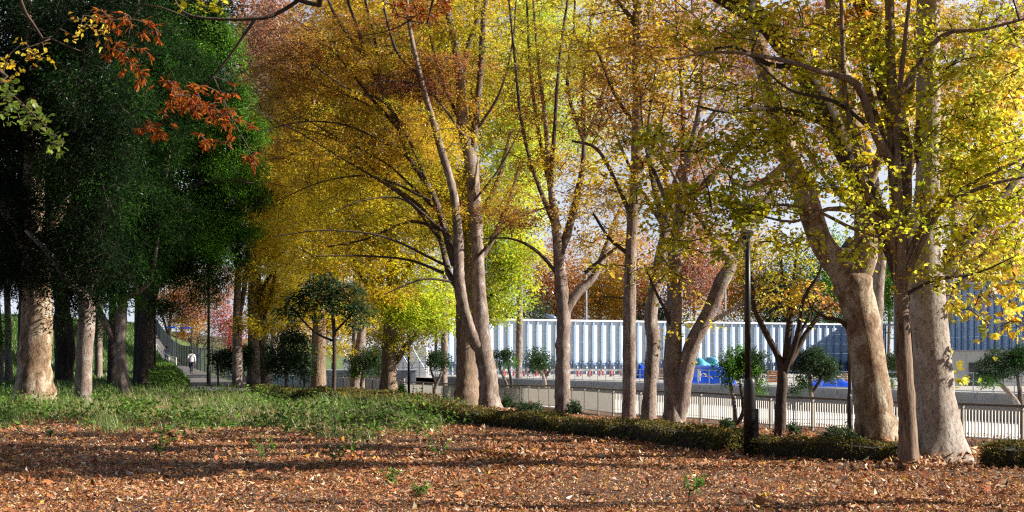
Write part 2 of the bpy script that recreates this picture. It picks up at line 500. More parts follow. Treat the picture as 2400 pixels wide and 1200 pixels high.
def make_tree(name, label, cat, limbs, blobs, bark='smooth_bark', tpl='oval', leaf=0.09, m=55, R_=0.45, group='autumn park trees',
              D=None, base=None, flare=0.35, thick=0.045, leafmat='leaf', lean=0.3, twigs=True, sides=12, tilt=0.42, rough=0.04, seedlen=0.25, crown_name='crown', twig_r=1.0, kl=1.0):
    bx = base if base is not None else (ground_hit(limbs[0][0][0], limbs[0][0][1]) if D is None else None)
    if bx is None:
        p = at(limbs[0][0][0], limbs[0][0][1], D)
        p[2] = float(terrain(p[0], p[1]))
        bx = p
    D0 = bx[1] if D is None else D
    root = empty(name, tuple(bx))
    tag(root, label, cat, group)
    BASES.append((bx[0], bx[1], limbs[0][0][2] / 2 / F * D0))
    mb = MB()
    tw = MB()
    lm = MB()
    nodes = []       # xyz, radius
    samples = None   # px, py, depth
    for k, lb in enumerate(limbs):
        if samples is None:
            d0, slope = D0, 0.0
        else:
            j = np.argmin((samples[:, 0] - lb[0][0]) ** 2 + (samples[:, 1] - lb[0][1]) ** 2)
            d0 = samples[j, 2]
            slope = R.uniform(-lean, lean)
        pts = []
        acc = 0.0
        d = d0
        for i, q in enumerate(lb):
            if i:
                acc += math.hypot(q[0] - lb[i - 1][0], q[1] - lb[i - 1][1]) / F * D0
            d = d0 + slope * acc + (q[3] if len(q) > 3 else 0.0)
            p = at(q[0], q[1], d)
            pts.append([*p, q[2] / 2 / F * d])
        pts = np.array(pts)
        if k == 0:
            pts[0, :3] = bx - np.array([0, 0, 0.12])
        V, F_, Q = limb_mesh(pts, flare if k == 0 else 0.0, sides if k == 0 else max(7, sides - 4), rough, 0.16 if D0 < 60 else 0.5)
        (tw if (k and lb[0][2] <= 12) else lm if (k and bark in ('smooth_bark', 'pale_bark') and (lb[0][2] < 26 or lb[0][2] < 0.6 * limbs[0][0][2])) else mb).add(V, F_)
        pxs = Q[:, 0] / Q[:, 1] * F + 1200
        pys = HZ - (Q[:, 2] - EYE) / Q[:, 1] * F
        smp = np.stack([pxs, pys, Q[:, 1]], 1)
        samples = smp if samples is None else np.vstack([samples, smp])
        hh = Q[:, 2] - bx[2]
        sel = hh > 1.2 if k == 0 else np.arange(len(Q)) >= 2
        nodes.append(Q[sel])
    tk = mb.build('trunk', M[bark], root, bx, True)
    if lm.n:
        lm.build('limbs', M['limb_shade_bark'], root, bx, True)
    nodes = np.concatenate(nodes)
    if len(nodes) < 1:
        nodes = Q[-1:]
    parts = []
    buf = np.zeros((60000, 3))
    nb = min(len(nodes), 20000)
    buf[:nb] = nodes[:nb, :3]
    klai = KLAI.get(tpl, 1.0) * kl
    area1 = TPL[tpl][2] * leaf * leaf
    clumps = []
    for b in blobs:
        px, py, rx, ry, lai, pal = b[:6]
        opt = b[6] if len(b) > 6 else {}
        dd = opt.get('dd', 0.0)
        dpt = D0 + dd
        sx, sy = rx / F * dpt, ry / F * dpt
        rd = opt.get('rd', 0.75 * max(sx, sy))
        ls = leaf * opt.get('ls', 1.0)
        rr = R_ * opt.get('rr', 1.0)
        nl = lai * (klai if py > -60 else 1.6) * math.pi * sx * sy / (area1 * opt.get('ls', 1.0) ** 2)
        nc = max(1, int(nl / m))
        v = R.normal(size=(nc, 3))
        v /= np.linalg.norm(v, axis=1, keepdims=True)
        v *= R.uniform(0, 1, (nc, 1)) ** 0.42
        c = at(px, py, dpt)
        cc = c + v * np.array([sx, rd, sy])
        out = v / (np.linalg.norm(v, axis=1, keepdims=True) + 1e-6)
        cl = pick(pal, nc, 1, 0.18)
        clumps.append((cc, out, cl, ls, rr))
    for cc, out, cl, ls, rr in clumps:
        nc = len(cc)
        dn = np.array([0, 0, 1.0]) + 0.45 * out * np.array([1, 1, 0.3]) + 0.22 * R.normal(size=(nc, 3))
        dn /= np.linalg.norm(dn, axis=1, keepdims=True)
        rad = rr * R.uniform(0.55, 1.25, nc)
        th = R.uniform(0, 6.283, (nc, m))
        q = np.sqrt(R.uniform(0, 1, (nc, m)))
        q = q * (0.75 + 0.25 * np.sin(3 * th + R.uniform(0, 6.28, (nc, 1))) + 0.2 * np.sin(5 * th + R.uniform(0, 6.28, (nc, 1))))
        # disc frame
        oh = out * np.array([1, 1, 0.15]) + 0.35 * R.normal(size=(nc, 3))
        A = oh - (oh * dn).sum(1, keepdims=True) * dn
        A /= np.linalg.norm(A, axis=1, keepdims=True)
        B = np.cross(dn, A)
        rq = rad[:, None] * q
        L = (1.35 * rq * np.cos(th))[..., None] * A[:, None] + (0.75 * rq * np.sin(th))[..., None] * B[:, None]
        L = L + (R.normal(size=(nc, m)) * thick * (rr / 0.45))[..., None] * dn[:, None]
        L[..., 2] -= 0.30 * (rq ** 2) / (rad[:, None] + 1e-6)
        P = (cc[:, None] + L).reshape(-1, 3)
        N = (dn[:, None] + tilt * R.normal(size=(nc, m, 3))).reshape(-1, 3)
        col = np.repeat(cl, m, 0) * (1 + 0.34 * R.uniform(-1, 1, (nc * m, 1))) * (1 + 0.10 * R.uniform(-1, 1, (nc * m, 3)))
        dirs = (L / (np.linalg.norm(L, axis=2, keepdims=True) + 1e-6) + 0.7 * R.normal(size=(nc, m, 3)) + np.array([0, 0, -0.25])).reshape(-1, 3)
        parts.append(leaves(P, N, ls * R.uniform(0.65, 1.25, nc * m), tpl, np.clip(col, 0.002, 0.9), dirs))
        if twigs:
            d2 = ((cc[:, None] - nodes[None, :, :3]) ** 2).sum(2)
            order = np.argsort(d2.min(1))
            for i in order:
                ap = buf[:nb]
                pen = np.clip(ap[:, 2] - cc[i, 2], 0, None) * 0.8      # twigs rather rise than hang
                dist = np.linalg.norm(ap - cc[i], axis=1) + pen
                j = int(np.argmin(dist))
                a, b_ = ap[j], cc[i]
                ln = np.linalg.norm(b_ - a)
                if ln < 0.05:
                    continue
                mid = (a + b_) / 2 + R.normal(size=3) * 0.09 * ln + np.array([0, 0, 0.08 * ln])
                t = np.linspace(0, 1, max(3, min(7, int(ln / 0.3) + 2)))[:, None]
                C_ = (1 - t) ** 2 * a + 2 * t * (1 - t) * mid + t ** 2 * b_
                C_[1:-1] += R.normal(size=(len(C_) - 2, 3)) * 0.018 * min(ln, 2)
                r0 = min(0.04, 0.010 + 0.010 * ln) * twig_r
                V, F_ = tube(C_, np.linspace(r0, 0.004 * twig_r, len(C_)), 4, False)
                tw.add(V, F_)
                if nb + len(C_) < 60000:
                    buf[nb:nb + len(C_) - 1] = C_[1:]
                    nb += len(C_) - 1
                for _ in range(2):
                    e = b_ + L[i, R.integers(m)] * 0.9
                    st = C_[max(1, len(C_) - 2)]
                    V, F_ = tube(np.array([st, (st + e) / 2 + R.normal(size=3) * 0.03, e]), np.array([0.005, 0.004, 0.002]) * twig_r, 3, False)
                    tw.add(V, F_)
    if tw.n:
        tw.build('twigs', M['twig'] if bark != 'dark_bark' else M['dark_bark'], root, bx)
    if parts:
        V, F_, C = join(parts)
        mesh_obj(crown_name, V, F_, M[leafmat], root, C, bx)
    return root

# ------------------------------------------------------------------ ground, path, road
def ground_mat():
    m, nt, out = newmat('soil')
    b = nd(nt, 'ShaderNodeBsdfPrincipled', i_Roughness=0.95)
    tc = nd(nt, 'ShaderNodeTexCoord')
    n1 = nd(nt, 'ShaderNodeTexNoise', i_Scale=0.35, i_Detail=8.0, i_Roughness=0.65)
    n2 = nd(nt, 'ShaderNodeTexNoise', i_Scale=14.0, i_Detail=8.0, i_Roughness=0.75)
    nt.links.new(tc.outputs['Object'], n1.inputs['Vector'])
    nt.links.new(tc.outputs['Object'], n2.inputs['Vector'])
    c1 = ramp(nt, n1.outputs[0], [(0.35, (0.10, 0.06, 0.035)), (0.65, (0.16, 0.095, 0.055))])
    c2 = ramp(nt, n2.outputs[0], [(0.3, (0.45, 0.4, 0.38)), (0.7, (1.25, 1.2, 1.15))])
    mx = nd(nt, 'ShaderNodeMix', data_type='RGBA', blend_type='MULTIPLY')
    mx.inputs[0].default_value = 1.0
    nt.links.new(c1, mx.inputs[6])
    nt.links.new(c2, mx.inputs[7])
    gt = nd(nt, 'ShaderNodeAttribute', attribute_name='tint')
    m3 = nd(nt, 'ShaderNodeMix', data_type='RGBA', blend_type='MULTIPLY')
    m3.inputs[0].default_value = 1.0
    nt.links.new(mx.outputs[2], m3.inputs[6])
    nt.links.new(gt.outputs['Color'], m3.inputs[7])
    nt.links.new(m3.outputs[2], b.inputs['Base Color'])
    bp = nd(nt, 'ShaderNodeBump', i_Strength=0.7, i_Distance=0.05)
    nt.links.new(n2.outputs[0], bp.inputs['Height'])
    nt.links.new(bp.outputs[0], b.inputs['Normal'])
    nt.links.new(b.outputs[0], out.inputs[0])
    return m


def grid_faces(nx, ny):
    i = np.arange(ny - 1)[:, None] * nx
    j = np.arange(nx - 1)[None]
    return np.stack([i + j, i + j + 1, i + nx + j + 1, i + nx + j], -1).reshape(-1, 4)


gx = np.concatenate([[-3000, -1500, -700, -350, -200, -140, -110], np.arange(-90, 60, 0.8), [60, 75, 100, 140, 200, 350, 700, 1500, 3000]])
gy = np.concatenate([[-300, -120, -60, -30], np.arange(-16, 130, 0.8), np.arange(130, 240, 4), [260, 320, 450, 800, 1600, 3500]])
X, Y = np.meshgrid(gx, gy)
green = (smoothstep(-20, -27, X) * smoothstep(46, 58, Y) + smoothstep(58, 66, Y) * smoothstep(-15, -19, X)).clip(0, 1)[..., None]
gcol = (1 - green) * np.array([1.0, 1.0, 1.0]) + green * np.array([0.55, 1.5, 0.6])
g = mesh_obj('ground', np.stack([X, Y, terrain(X, Y)], -1), [grid_faces(len(gx), len(gy))], ground_mat(), None, gcol.reshape(-1, 3), None, True)
tag(g, kind='structure')


def strip(name, Lp, Rp, mat, dz, n=10):
    """sheet between two world polylines (xy), draped on the terrain"""
    Lp, Rp = np.array(Lp, float), np.array(Rp, float)
    L2 = catmull(Lp, 1.5)
    t0 = np.linspace(0, 1, len(L2))
    R2 = catmull(Rp, 1.5)
    R2 = np.stack([np.interp(t0, np.linspace(0, 1, len(R2)), R2[:, k]) for k in range(2)], 1)
    s = np.linspace(0, 1, n)[None, :, None]
    G = L2[:, None] * (1 - s) + R2[:, None] * s
    z = terrain(G[..., 0], G[..., 1]) + dz
    V = np.concatenate([G, z[..., None]], -1)
    o = mesh_obj(name, V, [grid_faces(n, len(L2))], mat, smooth=True)
    tag(o, kind='structure')
    return o


M['asphalt'] = paint('asphalt', (0.13, 0.12, 0.12), 0.9, var=0.35, scale=2.0, bump=0.3)
M['concrete'] = paint('concrete', (0.36, 0.36, 0.37), 0.85, var=0.22, scale=1.2, bump=0.2)
M['pale_road'] = paint('pale_road', (0.62, 0.63, 0.64), 0.8, var=0.14, scale=0.6)


def pxd(px, D):
    return ((px - 1200.0) / F * D, D)


path_D = [60, 72, 90, 115, 141, 175]
path_l = [442, 446, 428, 404, 372, 345]
path_r = [600, 552, 505, 448, 400, 365]
strip('path', [pxd(a, d) for a, d in zip(path_l, path_D)], [pxd(b, d) for b, d in zip(path_r, path_D)], M['asphalt'], 0.03)
M['bare_dirt'] = paint('bare_dirt', (0.42, 0.31, 0.21), 0.95, var=0.35, scale=2.5, bump=0.5)
strip('dirt_path', [pxd(375, 51), pxd(400, 55.5), pxd(442, 59.7)], [pxd(470, 51.5), pxd(520, 55), pxd(600, 59.7)], M['bare_dirt'], 0.025)
# lane between the park railing and the concrete wall
A_, B_ = np.array([-9.0, 152.0]), np.array([33.0, 54.0])
fn = [np.array([-14.5, 122.0]), np.array([3.0, 66.0]), np.array([18.0, 34.0]), np.array([26.0, 20.0])]
strip('road', [(x + 2.2, y + 2.0) for x, y in [(-7.5, 86), (-5.5, 82), (4.3, 52), (13.5, 34.5), (21, 22)]], [(-2.2, 133), (-1, 130), (12.5, 100), (26, 68), (40, 36)], M['pale_road'], 0.05)

# ------------------------------------------------------------------ park railing (white pickets)
M['rail_white'] = paint('railing_paint', (0.72, 0.69, 0.62), 0.5, var=0.15, scale=6.0)
M['rail_post'] = paint('railing_post_paint', (0.34, 0.31, 0.26), 0.6, var=0.2, scale=6.0)
M['rail_cap'] = paint('railing_cap_paint', (0.20, 0.17, 0.13), 0.55, var=0.2, scale=6.0)


def railing(name, pts, label, pick_gap, span=2.0, h=1.0, group='railings along the park edge', width=0.03):
    base = (*pts[0], float(terrain(*pts[0])))
    root = empty(name, base)
    tag(root, label, 'railing', group)
    pts = [np.array(p, float) for p in pts]
    for a, b in zip(pts[:-1], pts[1:]):
        L = np.linalg.norm(b - a)
        n = max(1, int(round(L / span)))
        ang = math.atan2(*(b - a)[::-1])
        for i in range(n):
            p, q = a + (b - a) * i / n, a + (b - a) * (i + 1) / n
            zp, zq = float(terrain(*p)), float(terrain(*q))
            MB().box((p[0], p[1], zp + h / 2 - 0.05), (0.07, 0.07, h + 0.06), ang).build('post', M['rail_post'], root, base)
            mb = MB()
            mb.tube([(*p, zp + h), (*q, zq + h)], 0.042, 8)
            mb.build('top_rail', M['rail_cap'], root, base)
            mb = MB()
            u = (q - p) / np.linalg.norm(q - p) * 0.05
            for hh in (0.12, h - 0.12):
                c = (p + q) / 2
                V, F_ = tube(np.array([[*(p + u), zp + hh], [*(q - u), zq + hh]]), np.array([0.022, 0.022]), 4)
                mb.add(V, F_)
            l = np.linalg.norm(q - p)
            k = int(l / pick_gap)
            for j in range(1, k):
                t = j / k
                c = p + (q - p) * t
                z = zp + (zq - zp) * t
                mb.box((c[0], c[1], z + h / 2), (width, width, h - 0.22), ang)
            mb.build('picket_panel', M['rail_white'], root, base)
    return root


railing('park_railing', [(3.84, 48.5), (8.2, 40.6), (13.0, 32.6), (17.5, 25.0)], 'white picket railing with brown top rail behind the big plane trees', 0.10)
railing('park_railing', [(3.84, 48.5), (0.4, 64.0)], 'short bright white picket railing section between the topiary trees and the twin zelkova', 0.075, width=0.04)
railing('park_railing', [(0.4, 64.0), (-6.9, 82.0)], 'pale railing with close slats behind the ginkgo trunk and the forked topiary', 0.085, width=0.055)
M['sheet_pale'] = paint('pale_sheet_paint', (0.55, 0.62, 0.72), 0.6, var=0.25, scale=1.6)
sfa, sfb = np.array([-6.9, 82.0]), np.array([-19.6, 104.0])
sfo = (*sfa, float(terrain(*sfa)))
sfr = empty('sheet_fence', sfo)
tag(sfr, 'pale blue grey sheet fence with brown top rail behind the furrowed and leaning ginkgo trunks', 'fence', 'railings along the park edge')
nn = 15
an_ = math.atan2(*(sfb - sfa)[::-1])
for i in range(nn + 1):
    p = sfa + (sfb - sfa) * i / nn
    z = float(terrain(*p))
    MB().box((p[0], p[1], z + 0.6), (0.09, 0.09, 1.26), an_).build('post', M['rail_post'], sfr, sfo)
    if i < nn:
        q = sfa + (sfb - sfa) * (i + 1) / nn
        c = (p + q) / 2
        zc = float(terrain(*c))
        ln_ = np.linalg.norm(q - p)
        mb = MB()
        for k in range(6):
            t = (k + 0.5) / 6
            w = p + (q - p) * t + np.array([0.02, 0.03]) * (k % 2)
            mb.box((w[0], w[1], zc + 0.58), (ln_ / 6 - 0.01, 0.03, 1.08), an_)
        mb.build('sheet_panel', M['sheet_pale'], sfr, sfo)
        MB().tube([(*p, z + 1.2), (*q, float(terrain(*q)) + 1.2)], 0.05, 6).build('top_rail', M['rail_cap'], sfr, sfo)

# ------------------------------------------------------------------ concrete wall with scaffold handrail, yard, hoarding
M['pipe'] = paint('galvanised_pipe', (0.36, 0.42, 0.5), 0.4, 0.5, var=0.15)
M['clamp'] = paint('black_clamp', (0.03, 0.03, 0.035), 0.5)
wa, wb = np.array([-9.0, 151.0]), np.array([33.0, 54.4])
wang = math.atan2(*(wb - wa)[::-1])
wl = np.linalg.norm(wb - wa)
wn_ = np.array([math.sin(wang), -math.cos(wang)])


def wall_top(t):
    return -0.50 + 0.26 * t


mb = MB()
for prof in (None,):
    n = 40
    V = []
    for i in range(n + 1):
        t = i / n
        c = wa + (wb - wa) * t
        zt = wall_top(t)
        for off, z in ((-0.25, -2.6), (-0.25, zt), (0.2, zt), (0.2, -2.6)):
            V.append([*(c - wn_ * off * -1), z])
    mb.add(V, [ringfaces(n + 1, 4), [[0, 1, 2, 3]], [[4 * n + 3, 4 * n + 2, 4 * n + 1, 4 * n]]])
cw = empty('concrete_wall', (*wa, -1.6))
tag(cw, 'long grey concrete parapet wall running behind the white railing', 'wall')
mb.build('wall_body', M['concrete'], cw, (*wa, -1.6))
mb = MB()
for i in range(26):
    t = (i + 0.5) / 26
    c = wa + (wb - wa) * t + wn_ * 0.215 * -1
rl = empty('scaffold_railing', (*wa, wall_top(0)))
tag(rl, 'grey scaffold pipe handrail clamped on top of the concrete wall', 'railing')
rb = (*wa, wall_top(0))
npst = int(wl / 1.5)
for i in range(npst + 1):
    t = i / npst
    c = wa + (wb - wa) * t
    zt = wall_top(t)
    f = c - wn_ * -0.30
    mb = MB()
    mb.tube([(*f, zt - 0.35), (*f, zt + 1.12)], 0.03, 6)
    p = mb.build('post', M['pipe'], rl, rb)
    mb = MB()
    mb.box((*(f + wn_ * 0.03), zt - 0.3), (0.12, 0.10, 0.14), wang)
    mb.tube([(*(f), zt - 0.08), (*(f - wn_ * 0.5), zt + 0.03)], 0.035, 5)
    cl_ = mb.build('clamp', M['clamp'], p)
for hh in (1.08, 0.62, 0.08):
    q0, q1 = wa - wn_ * -0.36, wb - wn_ * -0.36
    MB().tube([(*q0, wall_top(0) + hh), (*q1, wall_top(1) + hh)], 0.03, 6).build('pipe_rail', M['pipe'], rl, rb)

V = np.array([[*(wa + (wb - wa) * -0.3 - wn_ * 0.3), -0.74], [*(wb + (wb - wa) * 0.25 - wn_ * 0.3), -0.74], [160, 50, -0.74], [160, 330, -0.74], [-30, 330, -0.74], [-30, 190, -0.74]])
M['yard'] = paint('yard_surface', (0.45, 0.42, 0.38), 0.9, var=0.3, scale=0.3)
tag(mesh_obj('yard_ground', V, [np.arange(6)[None]], M['yard']), kind='structure')

M['panel'] = paint('white_panel', (0.70, 0.79, 0.89), 0.55, var=0.14, scale=0.5)
M['beam'] = paint('blue_steel', (0.30, 0.43, 0.66), 0.5, var=0.15)
M['beam_dark'] = paint('dark_steel', (0.05, 0.055, 0.07), 0.6, var=0.2)
M['cap'] = paint('lit_edge_white', (0.75, 0.77, 0.8), 0.5, var=0.05)  # white for the painted sunlit edge of the hoarding beams


def hoarding(name, a, b, h0, h1, label, pitch, group='construction site hoardings', lower=1.6, sheet='panel'):
    """steel sheet screen: white panels between H beams, capping beam, dark stub columns under"""
    a, b = np.array(a, float), np.array(b, float)
    L = np.linalg.norm(b - a)
    ang = math.atan2(*(b - a)[::-1])
    u = (b - a) / L
    nrm = np.array([u[1], -u[0]])
    base = (*a, h0)
    root = empty(name, base)
    tag(root, label, 'hoarding', group)
    n = int(L / pitch)
    mb = MB()
    for i in range(n):
        c = a + u * (i + 0.5) * pitch
        for k in range(4):                         # sheet courses, each a hair proud of the next
            zz0 = h0 + lower + (h1 - h0 - lower) * k / 4
            zz1 = h0 + lower + (h1 - h0 - lower) * (k + 1) / 4
            mb.box((*(c + nrm * 0.004 * (k % 2)), (zz0 + zz1) / 2), (pitch - 0.02, 0.06, zz1 - zz0 - 0.02), ang)
    mb.build('panel', M[sheet], root, base)
    for i in range(n + 1):
        c = a + u * i * pitch + nrm * 0.22
        mb = MB()
        w = pitch * 0.17
        mb.box((*(c + nrm * 0.16), (h0 + h1) / 2), (w, 0.03, h1 - h0 - 0.02), ang)
        mb.box((*(c), (h0 + h1) / 2), (0.04, 0.29, h1 - h0 - 0.02), ang)
        po = mb.build('beam_post', M['beam'], root, base)
        mb = MB()
        mb.box((*(c + u * (w / 2 + 0.05) + nrm * 0.10), (h0 + lower + h1) / 2), (0.10, 0.18, h1 - h0 - lower - 0.06), ang)
        mb.build('lit_edge', M['cap'], po)  # white strip paints the sunlit edge of each beam
    if lower:
        for i in range(n):
            c = a + u * (i + 0.62) * pitch + nrm * 0.8
            MB().box((*c, h0 + lower * 0.62), (pitch * 0.16, 0.25, lower * 1.24), ang).build('stub_column', M['beam_dark'], root, base)
        mb = MB()
        mb.box((*((a + b) / 2 + nrm * 0.46), h0 + lower + 0.1), (L, 0.1, 0.22), ang)
        mb.build('waler', M['beam'], root, base)
        mb = MB()
        for i in range(n):
            mb.box((*(a + u * (i + 0.5) * pitch - nrm * 0.06), h0 + lower / 2), (pitch - 0.04, 0.05, lower), ang)
        mb.build('base_sheet', M['beam'], root, base)
        mb = MB()
        for i in range(n):
            mb.box((*(a + u * (i + 0.36) * pitch + nrm * 0.06), h0 + lower * 0.45), (pitch * 0.14, 0.06, lower * 0.85), ang)
        mb.build('sign_strip', M['cap'], root, base)
    mb = MB()
    mb.box((*((a + b) / 2 + nrm * 0.15), h1 + 0.12), (L + 0.4, 0.7, 0.26), ang)
    mb.build('capping', M['cap'], root, base)
    return root


ha, hb = np.array([-9.0, 181.9]), np.array([64.0, 216.0])
hoarding('construction_hoarding', ha, hb, -0.74, 7.1, 'long sunlit white hoarding with blue steel posts across the construction site', 1.55)
M['panel_shade'] = paint('shade_blue_panel', (0.60, 0.75, 0.93), 0.55, var=0.14, scale=0.5)  # white sheeting with the blue of its shade painted in
hoarding('construction_hoarding', hb + np.array([0.9, 0.2]), np.array([71.5, 148.0]), 2.2, 12.5, 'tall white hoarding tinted blue for its shade rising over the site office', 2.1, lower=0, sheet='panel_shade')
# retaining base under the tall hoarding
mb = MB()
c = (hb + np.array([0.9, 0.2]) + np.array([71.5, 148.0])) / 2
L = np.linalg.norm(hb + np.array([0.9, 0.2]) - np.array([71.5, 148.0]))
an = math.atan2(148.0 - 216.2, 71.5 - 64.9)
mb.box((c[0] + 0.3, c[1], 0.7), (L + 1, 1.6, 2.96), an)
tag(mb.build('retaining_wall', M['concrete']), 'plain grey retaining wall carrying the tall shaded hoarding', 'wall')

# site office
M['office'] = paint('office_wall', (0.5, 0.5, 0.48), 0.6, var=0.08)
M['dark_door'] = paint('dark_door', (0.04, 0.04, 0.045), 0.5)
M['roof_sheet'] = paint('roof_sheet', (0.22, 0.22, 0.23), 0.5)
oc = at(2380, 870, 110)
ofc = empty('site_office', (oc[0], oc[1], -0.74))
tag(ofc, 'grey cabin with dark doorway standing below the tall shaded hoarding', 'cabin')
mb = MB()
mb.box((oc[0], oc[1], 0.72), (13.5, 3.0, 2.9))
for i in range(9):
    mb.box((oc[0] - 6.3 + i * 1.57, oc[1] - 1.51, 0.72), (0.06, 0.05, 2.88))
mb.build('cabin_wall', M['office'], ofc, (oc[0], oc[1], -0.74))
mb = MB()
mb.box((oc[0], oc[1], 2.24), (13.9, 3.5, 0.14))
mb.build('roof', M['roof_sheet'], ofc, (oc[0], oc[1], -0.74))
dx = at(2284, 870, 108.4)[0]
mb = MB()
mb.box((dx, oc[1] - 1.53, 0.25), (0.9, 0.08, 1.95))
dr = mb.build('door', M['dark_door'], ofc, (oc[0], oc[1], -0.74))

# white shed and blue grey sheeting at the left end of the site
M['shed'] = paint('shed_sheet', (0.78, 0.79, 0.80), 0.6, var=0.06)
M['sheet_blue'] = paint('blue_grey_sheet', (0.33, 0.38, 0.48), 0.6, var=0.2, scale=1.0)
sc_ = at(905, 850, 162)
sh = empty('site_shed', (sc_[0], sc_[1], -0.74))
tag(sh, 'white sheeted shed with crossed bracing beyond the ginkgo trunk', 'shed')
mb = MB()
mb.box((sc_[0], sc_[1], 1.1), (10.5, 4, 3.7))
mb.build('shed_wall', M['shed'], sh, (sc_[0], sc_[1], -0.74))
mb = MB()
for i in range(6):
    x0 = sc_[0] - 5.2 + i * 1.75
    mb.tube([(x0, sc_[1] - 2.05, 0.0), (x0 + 1.7, sc_[1] - 2.05, 2.9)], 0.010, 4)
    mb.tube([(x0 + 1.7, sc_[1] - 2.09, 0.0), (x0, sc_[1] - 2.09, 2.9)], 0.010, 4)
mb.build('bracing', M['pipe'], sh, (sc_[0], sc_[1], -0.74))
bs = empty('sheet_wall', (*at(890, 900, 148)[:2], -0.9))
tag(bs, 'blue grey corrugated sheet wall in front of the white shed', 'wall')
mb = MB()
x0, x1, yy = at(640, 880, 148)[0], at(978, 880, 148)[0], 148
k = int((x1 - x0) / 0.5)
for i in range(k):
    mb.box((x0 + (i + 0.5) * 0.5, yy + 0.06 * (i % 2), -0.75), (0.5, 0.08, 1.9))
mb.tube([(x0, yy - 0.1, 0.22), (x1, yy - 0.1, 0.22)], 0.1, 6)
mb.build('sheet_panel', M['sheet_blue'], bs, (*at(890, 900, 148)[:2], -0.9))
# low scaffold by the shed
sfp = at(1020, 870, 158)
sf = empty('pipe_scaffold', (sfp[0], sfp[1], -0.74))
tag(sf, 'low pipe scaffold frame beside the white shed', 'scaffold')
mb = MB()
for i in range(9):
    for dy in (0, 1.4):
        mb.tube([(sfp[0] - 4 + i, sfp[1] + dy, -0.74), (sfp[0] - 4 + i, sfp[1] + dy, 1.3 + 0.5 * (i % 3 == 0))], 0.04, 5)
for z in (-0.1, 0.5, 1.15):
    for dy in (0, 1.4):
        mb.tube([(sfp[0] - 4.4, sfp[1] + dy - 0.07, z), (sfp[0] + 4.4, sfp[1] + dy - 0.07, z)], 0.04, 5)
mb.build('scaffold_pipes', M['pipe'], sf, (sfp[0], sfp[1], -0.74))

# tarpaulins, stacked bags, cones, barriers
M['tarp'] = paint('blue_tarp', (0.01, 0.07, 0.55), 0.35, var=0.25, scale=1.5, bump=0.4)
M['cyan'] = paint('cyan_cover', (0.10, 0.45, 0.65), 0.5, var=0.35, scale=1.2)
M['red'] = paint('cone_red', (0.62, 0.05, 0.04), 0.5)
M['white'] = paint('white_plastic', (0.8, 0.8, 0.8), 0.5, var=0.06)
M['orange_paint'] = paint('orange_paint', (0.65, 0.22, 0.05), 0.5)


def heap(name, px0, px1, pyt, D, dep, label, cat, mat, z0=-0.74, group=None):
    x0, x1 = at(px0, 0, D)[0], at(px1, 0, D)[0]
    h = EYE - (pyt - HZ) / F * D - z0
    nx, ny = 24, 12
    u, v = np.meshgrid(np.linspace(-1, 1, nx), np.linspace(-1, 1, ny))
    prof = (1 - np.abs(u) ** 5) * (1 - np.abs(v) ** 4)
    z = h * prof * (0.86 + 0.14 * np.sin(u * 4 + v * 3 + px0)) + 0.04 * R.normal(size=u.shape) * prof
    V = np.stack([(x0 + x1) / 2 + u * (x1 - x0) / 2, D + v * dep / 2, z0 + z], -1)
    b = ((x0 + x1) / 2, D, z0)
    o = mesh_obj(name, V, [grid_faces(nx, ny)], mat, None, None, b, True)
    o.location = b
    tag(o, label, cat, group)
    return o


heap('tarpaulin', 1598, 1722, 856, 112, 4, 'bright blue tarpaulin over a heap behind the round topiary', 'tarpaulin', M['tarp'])
heap('tarpaulin', 1488, 1530, 850, 150, 3, 'small blue tarpaulin heap between the two straight trunks', 'tarpaulin', M['tarp'])
heap('tarpaulin', 1880, 1998, 889, 104, 3, 'low flat blue tarpaulin spread under the second round topiary', 'tarpaulin', M['tarp'])
heap('material_stack', 1620, 1690, 834, 128, 3, 'cyan covered material stack above the blue tarpaulin', 'stack', M['cyan'])


def cone_at(px, D, label):
    p = at(px, 860, D)
    b = (p[0], p[1], -0.74)
    r = empty('traffic_cone', b)
    tag(r, label, 'traffic cone', 'traffic cones on the construction site')
    MB().box((b[0], b[1], -0.71), (0.4, 0.4, 0.06)).build('base', M['red'], r, b)
    MB().lathe(b, [(0.15, 0.062), (0.115, 0.25), (0.085, 0.41)], 10).build('body', M['red'], r, b)
    MB().lathe(b, [(0.118, 0.255), (0.09, 0.405)], 10).build('band', M['white'], r, b)
    MB().lathe(b, [(0.083, 0.412), (0.03, 0.72)], 10).build('tip', M['white' if D < 140 else 'red'], r, b)


for px, D, l in ((1963, 132, 'white tipped traffic cone left of its neighbour beside the mottled plane trunk'), (1972, 133, 'white tipped traffic cone second from the mottled plane trunk'),
                 (1985, 131, 'traffic cone touching the left edge of the mottled plane trunk in view')):
    cone_at(px, D, l)


def barrier(px, D, label, wpx=26):
    p = at(px, 870, D)
    w = wpx / F * D
    b = (p[0], p[1], -0.74)
    r = empty('barrier_block', b)
    tag(r, label, 'barrier', 'red and white barriers along the site road')
    mb = MB()
    for sx in (-1, 1):
        mb.box((b[0] + sx * (w / 2 - 0.2), b[1], -0.24), (0.34, 0.4, 1.0), 0, 0.6)
    mb.build('leg', M['white'], r, b)
    mb = MB()
    mb.box((b[0], b[1] - 0.02, 0.1), (w - 0.66, 0.12, 0.28))
    mb.build('beam', M['white'], r, b)
    mb = MB()
    for sx in (-1, 1):
        mb.box((b[0] + sx * (w / 2 - 0.2), b[1] - 0.03, -0.3), (0.20, 0.42, 0.62), 0, 0.75)
    mb.build('stripe', M['red'], r, b)


